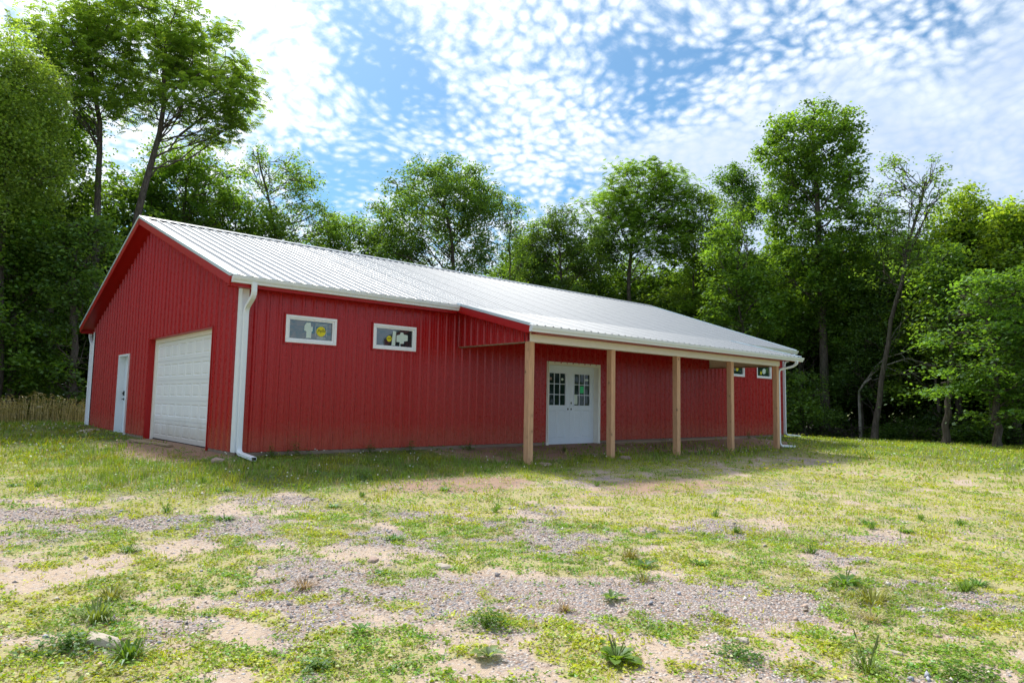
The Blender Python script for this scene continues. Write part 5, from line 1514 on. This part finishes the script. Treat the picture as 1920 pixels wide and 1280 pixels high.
# white clover heads
x, y, r = scatter(rg, 2600, 8.5, 30, .8)
cv, gr, lu, rd, sn = masks(x, y)
ok = (rg.uniform(0, 1, len(x)) < lu * cv * .9 * sstep(fbm(x * .9 + 5, y * .9, 2), .45, .6) + .01)
x, y, r = x[ok], y[ok], r[ok]; k = len(x)
vv = octa[None] * (.010 + .0006 * r)[:, None, None] * np.array([1, 1, 1.4]) + np.stack([x, y, gz(x, y) + rg.uniform(.05, .12, k)], -1)[:, None]
loops = (np.arange(k)[:, None, None] * 6 + fo[None]).reshape(-1)
tag(mesh_obj('clover_flowers', np_mesh('clover_flowers', vv.reshape(-1, 3), 3, GRAVEL, tint=np.repeat(np.array([[.62, .60, .52]]) * rg.uniform(.8, 1.1, (k, 1)), 8, 0), loops=loops)), 'scattered white clover flower heads in the longer grass', 'flowers', kind='stuff')


# ------------------------------------------------------------------ single weeds, rocks and boards
def weed_tuft(rng, name, label, x, y, n, H, spread, wd, col, heads=0, cat='weed', group=None, flat=.0):
    z = float(gz(x, y)); root = empty(name, (x, y, z), rng.uniform(0, 6.28)); tag(root, label, cat, group)
    V = []; C_ = []
    az = rng.uniform(0, 6.28, n); r0_ = rng.uniform(0, .25, n) * spread
    L = H * rng.uniform(.55, 1.15, n); out = rng.uniform(.25 + flat, 1.0, n)
    X = np.cos(az) * r0_; Y = np.sin(az) * r0_
    hh = L * (1.1 - out * .75)
    le = np.stack([np.cos(az), np.sin(az)], -1) * (L * out * spread / H * .8)[:, None]
    # blades in three pieces, arching
    b = np.stack([X, Y, -.005 + X * 0], -1); s_ = np.stack([-np.sin(az), np.cos(az), az * 0], -1) * (wd * rng.uniform(.7, 1.2, n))[:, None] * .5
    p1 = b + np.c_[le * .30, hh * .55]; p2 = b + np.c_[le * .68, hh * .95]; p3 = b + np.c_[le, hh * (.95 - .35 * out)]
    for (q0, w0, q1, w1) in ((b, .7, p1, 1), (p1, 1, p2, .8), (p2, .8, p3, .1)):
        V.append(np.stack([q0 - s_ * w0, q0 + s_ * w0, q1 + s_ * w1, q1 - s_ * w1], 1).reshape(-1, 3)); C_.append(np.array(col)[None] * rng.uniform(.7, 1.3, (n, 1)))
    mesh_obj('leaves', np_mesh('leaves', np.concatenate(V), 4, GRASSM, tint=np.concatenate(C_)), root)
    if heads:
        az = rng.uniform(0, 6.28, heads); mbh = []
        for a in az:
            e = np.array([math.cos(a) * spread * .35, math.sin(a) * spread * .35, H * rng.uniform(1.0, 1.5)])
            mbh.append(branch_tube(curve(rng, np.zeros(3), e, 5, .1), .0022, .0018, 4)); mbh.append(branch_tube(np.stack([e, e + norm(e) * .05]), .005, .003, 5))
        V_, F_ = join(mbh); me = np_mesh('seed_stalk', V_, 4, GRASSM, loops=F_, tint=np.tile([.13, .16, .05], (len(F_), 1))); mesh_obj('seed_stalk', me, root)
    return root


def weed_rosette(rng, name, label, x, y, n, L, W, col, stalks=0, up_=.3):
    """broad-leaved rosette: cupped leaves of 3 x 2 facets, each leaf its own part"""
    z = float(gz(x, y)); root = empty(name, (x, y, z)); tag(root, label, 'weed')
    for i in range(n):
        a = i * 2.4 + rng.uniform(-.3, .3); l = L * rng.uniform(.6, 1.1) * (.6 + .4 * i / n); el = up_ * (1.4 - i / n * 1.1) + rng.uniform(-.05, .1); wv_ = W * rng.uniform(.8, 1.15) * l / L
        vs = []; fs = []
        prof = ((0, .10), (.22, .30), (.45, .85), (.68, 1.0), (.86, .70), (1.0, .08))
        for k, (t_, w_) in enumerate(prof):
            h = l * (t_ * math.sin(el) + .10 * math.sin(t_ * 3.1)) + .004; rr = l * t_ * math.cos(el)
            for s_ in (-1, 0, 1):
                e_ = wv_ * .5 * w_ * s_
                vs.append((math.cos(a) * rr - math.sin(a) * e_, math.sin(a) * rr + math.cos(a) * e_, h + (abs(s_) * .12 * wv_ * w_) + rng.uniform(-.003, .003)))
        for k in range(5):
            for s_ in range(2):
                b = k * 3 + s_; fs.append((b, b + 1, b + 4, b + 3))
        c = np.tile(np.array(col) * rng.uniform(.75, 1.3), (10, 1))
        o = mesh_obj('leaf', np_mesh('leaf', np.array(vs), 4, LEAF, loops=np.array(fs), tint=c, smooth=True), root)
    for s_ in range(stalks):
        a = rng.uniform(0, 6.28); e = np.array([math.cos(a) * .05, math.sin(a) * .05, L * rng.uniform(.55, .95)])
        v1, f1 = join([branch_tube(curve(rng, np.zeros(3), e, 6, .12), .002, .0018, 4), branch_tube(np.stack([e * .6, e, e * 1.04]), .0045, .002, 6)])
        mesh_obj('seed_stalk', np_mesh('seed_stalk', v1, 4, GRASSM, loops=f1, tint=np.tile([.22, .25, .08], (len(f1), 1))), root)
    return root


def weed_bush(rng, name, label, x, y, n, rad, H, ls, col):
    z = float(gz(x, y)); root = empty(name, (x, y, z)); tag(root, label, 'weed')
    st = []
    for i in range(14):
        a = rng.uniform(0, 6.28); r = rad * rng.uniform(.2, .9)
        st.append(branch_tube(curve(rng, np.zeros(3), np.array([math.cos(a) * r, math.sin(a) * r, H * rng.uniform(.5, 1)]), 4, .2, .1), .002, .001, 3))
    v_, f_ = join(st); mesh_obj('stems', np_mesh('stems', v_, 4, GRASSM, loops=f_, tint=np.tile([.12, .17, .04], (len(f_), 1))), root)
    n = int(n * .55); th = rng.uniform(0, 6.28, n); ph = rng.uniform(0, 6.28, 3)
    edge_r = rad * (1 + .32 * np.sin(2 * th + ph[0]) + .25 * np.sin(3 * th + ph[1]) + .18 * np.sin(7 * th + ph[2]))
    q_ = rng.uniform(0, 1, n) ** .62; q_ = q_ * rng.uniform(.85, 1.15, n)
    u = np.stack([np.cos(th) * q_, np.sin(th) * q_, np.ones(n)], -1)
    P_ = np.stack([np.cos(th) * q_ * edge_r, np.sin(th) * q_ * edge_r, H * np.clip(1.05 - q_ ** 2, .08, 1) * rng.uniform(.25, 1.15, n) * (1 + .3 * np.sin(5 * th + ph[1]))], -1)
    az = rng.uniform(0, 6.28, n); D = np.stack([np.cos(az), np.sin(az), rng.uniform(-.3, .3, n)], -1)
    L = rng.uniform(.7, 1.3, n) * ls
    mesh_obj('leaves', np_mesh('leaves', leaf_quads(P_, D, np.array([0, 0, 1.0]) + u * .5 + rng.normal(0, .3, (n, 3)), L, L * .75), 4, LEAF, tint=np.array(col)[None] * rng.uniform(.6, 1.35, (n, 1))), root)
    return root


S = seeded
weed_rosette(S(1), 'plantain_weed', 'broad-leaved plantain with upright seed stalks on bare sand at the bottom of the photo', -1.34, -9.84, 24, .16, .075, (0.149, 0.246, 0.033), 7, .45)
weed_rosette(S(2), 'plantain_weed', 'smaller bluish plantain rosette on sand left of the plantain with the seed stalks', -1.91, -9.36, 15, .13, .055, (0.158, 0.217, 0.066), 0, .35)
weed_rosette(S(3), 'dock_weed', 'flat dark dock rosette on gravel just above the big spiky grass tuft', 1.55, -9.93, 24, .21, .05, (0.105, 0.203, 0.033), 2, .4)
weed_rosette(S(4), 'dock_weed', 'small dock rosette in the middle gravel below the pair of dark tufts', -.44, -9.04, 14, .15, .05, (0.140, 0.232, 0.039), 0, .35)
weed_rosette(S(5), 'mullein_weed', 'small dark broadleaf weed beside the brownish tuft right of the yard centre', .61, -8.56, 14, .16, .05, (0.096, 0.174, 0.039), 0, .35)
weed_rosette(S(6), 'dandelion_weed', 'dandelion rosette in front of the porch at mid-yard', 1.4, -5.6, 14, .15, .035, (0.158, 0.246, 0.033), 1, .5)
weed_rosette(S(14), 'dandelion_weed', 'small green rosette left of the bushy clover', -2.28, -8.55, 13, .11, .035, (0.123, 0.246, 0.033), 0, .5)
weed_bush(S(7), 'clover_clump', 'rounded bushy clover clump in the gravel, largest leafy weed near the bottom centre', -1.57, -8.94, 900, .15, .12, .022, (0.131, 0.239, 0.028))
weed_bush(S(8), 'clover_clump', 'low dense clover patch at the bottom edge right of the plantains', -.72, -10.26, 700, .14, .05, .02, (0.105, 0.217, 0.028))
weed_bush(S(9), 'clover_clump', 'spreading clover patch at the bottom right corner of the yard', .1, -11.22, 1100, .24, .07, .024, (0.131, 0.239, 0.033))
weed_bush(S(10), 'clover_clump', 'leafy clover clump at the bottom left beside the pale rock', -3.72, -7.75, 900, .2, .09, .026, (0.114, 0.217, 0.028))
weed_bush(S(11), 'blue_green_weed', 'blue-green bushy weed in the longer grass before the barn front', .96, -2.86, 500, .17, .16, .03, (0.088, 0.174, 0.066))
weed_bush(S(12), 'clover_clump', 'small round clover clump in the thin grass left of the bushy one', -2.75, -8.9, 600, .13, .05, .022, (0.123, 0.232, 0.031))
weed_tuft(S(20), 'grass_tuft', 'big spiky grass tuft with straw-coloured blades on gravel at right', 1.21, -10.28, 110, 0.161, .30, .010, (0.263, 0.275, 0.055))
weed_tuft(S(21), 'grass_tuft', 'coarse grey-green grass tuft on sand at the left, above the pale rock', -3.50, -7.30, 80, 0.167, .26, .011, (0.175, 0.232, 0.061))
weed_tuft(S(22), 'grass_tuft', 'spiky grass tuft at the left, farther from the viewer than its grey-green neighbour', -3.33, -6.88, 60, 0.136, .22, .010, (0.228, 0.232, 0.066))
weed_tuft(S(23), 'grass_tuft', 'dark broad-bladed grass tuft in the bottom left corner beside the pale rock', -3.48, -8.08, 80, 0.124, .20, .014, (0.123, 0.217, 0.028))
weed_tuft(S(24), 'grass_tuft', 'brownish grass tuft right of the yard centre', .76, -8.26, 90, 0.112, .2, .009, (0.263, 0.232, 0.066))
weed_tuft(S(25), 'grass_tuft', 'reddish dried-out tuft on gravel at left of the yard centre', -2.13, -7.42, 110, 0.099, .2, .006, (.32, .23, .16))
weed_tuft(S(26), 'grass_tuft', 'straw-coloured spent tuft under the big spiky one at right', .75, -10.45, 90, 0.105, .24, .006, (.34, .29, .15))
weed_tuft(S(27), 'grass_tuft', 'bristly green tuft with wiry stalks at the bottom edge, right of the clover patch', -.26, -10.81, 90, 0.124, .18, .008, (0.158, 0.232, 0.044), 4)
weed_tuft(S(28), 'grass_tuft', 'dark green tuft by itself far right of the spiky one', 2.27, -10.62, 90, 0.124, .2, .008, (0.140, 0.232, 0.033))
weed_tuft(S(29), 'grass_tuft', 'brown and green tuft left of the right-hand dock', .2, -8.85, 70, 0.093, .17, .007, (.22, .22, .09))
weed_tuft(S(30), 'grass_tuft', 'dark green clump in gravel at far left', -2.93, -5.55, 80, 0.087, .2, .009, (0.123, 0.217, 0.028))
weed_tuft(S(31), 'grass_tuft', 'small reddish tuft on gravel below the yard centre', -.9, -9.0, 60, 0.068, .13, .006, (.30, .22, .15))
# weeds growing out of the foot of the wall
for i, (x, y, h, l) in enumerate(((1.05, -.18, .34, 'tall leafy weed against the siding right of the corner downspout'), (.55, -.22, .2, 'low weed at the grade board next to the corner downspout'),
                                  (2.6, -.2, .22, 'grassy weed at the wall foot under the second window'), (3.55, -.22, .26, 'feathery weed at the wall foot between second window and porch'),
                                  (5.05, -.3, .22, 'dark round weed by the wall behind the first porch post'), (7.3, -1.1, .14, 'small weed on bare earth in front of the double door'),
                                  (17.0, -.35, .25, 'weed at the wall foot beyond the last porch bay'))):
    weed_bush(S(40 + i), 'wall_weed', l, x, y, 240, h * .6, h, .035, (0.088, 0.174, 0.033))
rg = seeded(61)
for i in range(34):
    a_ = rg.uniform(-1, 1) * R(36) + YAW; r_ = rg.uniform(6.5, 13.5); x = CX + r_ * math.sin(a_); y = CY + r_ * math.cos(a_)
    if bdist(np.array([x]), np.array([y]))[0] < .6: continue
    if i % 3 == 0:
        weed_tuft(S(600 + i), 'grass_tuft', 'one of many small dark green tufts dotted over the middle of the yard', x, y, 55, .11, .13, .008, (0.123, 0.217, 0.033), group='small tufts dotted over the yard')
    else:
        if not i % 3 == 1: continue
        weed_tuft(S(600 + i), 'grass_tuft', 'one of many small dark green tufts dotted over the middle of the yard', x, y, 70, .08, .17, .013, (0.105, 0.217, 0.033), group='small tufts dotted over the yard', flat=.3)


def rock(rng, label, x, y, sx, sy, sz, mat, name='rock'):
    import bmesh
    bm = bmesh.new(); bmesh.ops.create_icosphere(bm, subdivisions=2, radius=1)
    for v in bm.verts:
        n_ = v.co.copy(); k = 1 + .22 * math.sin(n_.x * 3 + rng.uniform(0, .6)) * math.cos(n_.y * 4 + x) + rng.uniform(-.08, .08)
        v.co = Vector((n_.x * sx * k, n_.y * sy * k, max(-.4, min(n_.z, .72)) * sz * k))
    me = bpy.data.meshes.new(name); bm.to_mesh(me); bm.free(); me.materials.append(mat)
    o = mesh_obj(name, me); o.location = (x, y, float(gz(x, y)) + sz * .1); o.rotation_euler = (0, 0, rng.uniform(0, 3)); tag(o, label, 'rock')


rock(S(1), 'flat pinkish rock in gravel left of the yard centre', -1.31, -7.04, .075, .05, .03, SHRED)
rock(S(2), 'flat buff rock right of the pinkish one in the gravel', -.92, -7.54, .085, .06, .035, STONE)
rock(S(3), 'buff stone half buried in bare sand at lower right', -.43, -10.11, .05, .04, .028, STONE)
rock(S(4), 'small pale stone at lower right in the yellow-green mat', .19, -10.81, .045, .02, .02, STONE)
rock(S(5), 'long pale rock standing out of the sand at lower left between the grass tufts', -3.56, -7.76, .07, .16, .05, STONE)
rock(S(6), 'grey-brown rubble stone at the foot of the first porch post', 5.2, -2.55, .16, .1, .07, SHRED)
rock(S(7), 'rubble stone leaning near the second porch post', 7.8, -2.5, .14, .1, .08, SHRED)
rock(S(8), 'rough pinkish stone by the corner downspout', -.42, -.32, .17, .12, .09, SHRED)
rock(S(9), 'flat stone at the far left corner of the barn', -.4, 10.2, .35, .2, .07, STONE)
rock(S(10), 'yellowish low boulder on the lawn edge beyond the barn corner', 33.6, 6.9, .55, .3, .22, simple_mat('mossy_yellow_stone', (.24, .22, .06), .9, .2, .4, 6))
rock(S(11), 'purplish grey low boulder next to the yellowish one on the lawn edge', 33.9, 5.9, .6, .3, .2, simple_mat('purple_grey_stone', (.16, .13, .15), .9, .2, .4, 6))
# board lying by the garage door
mb = MB(); mb.beam((-.55, 5.1, 0), (-.32, 2.75, 0), .09, .04)
o = mb.build('wood_board', LUMBER, None, bevel=.003); o.location = (0, 0, float(gz(-.4, 4.0)) + .03)
tag(o, 'pale length of lumber lying on the earth in front of the garage door', 'board')
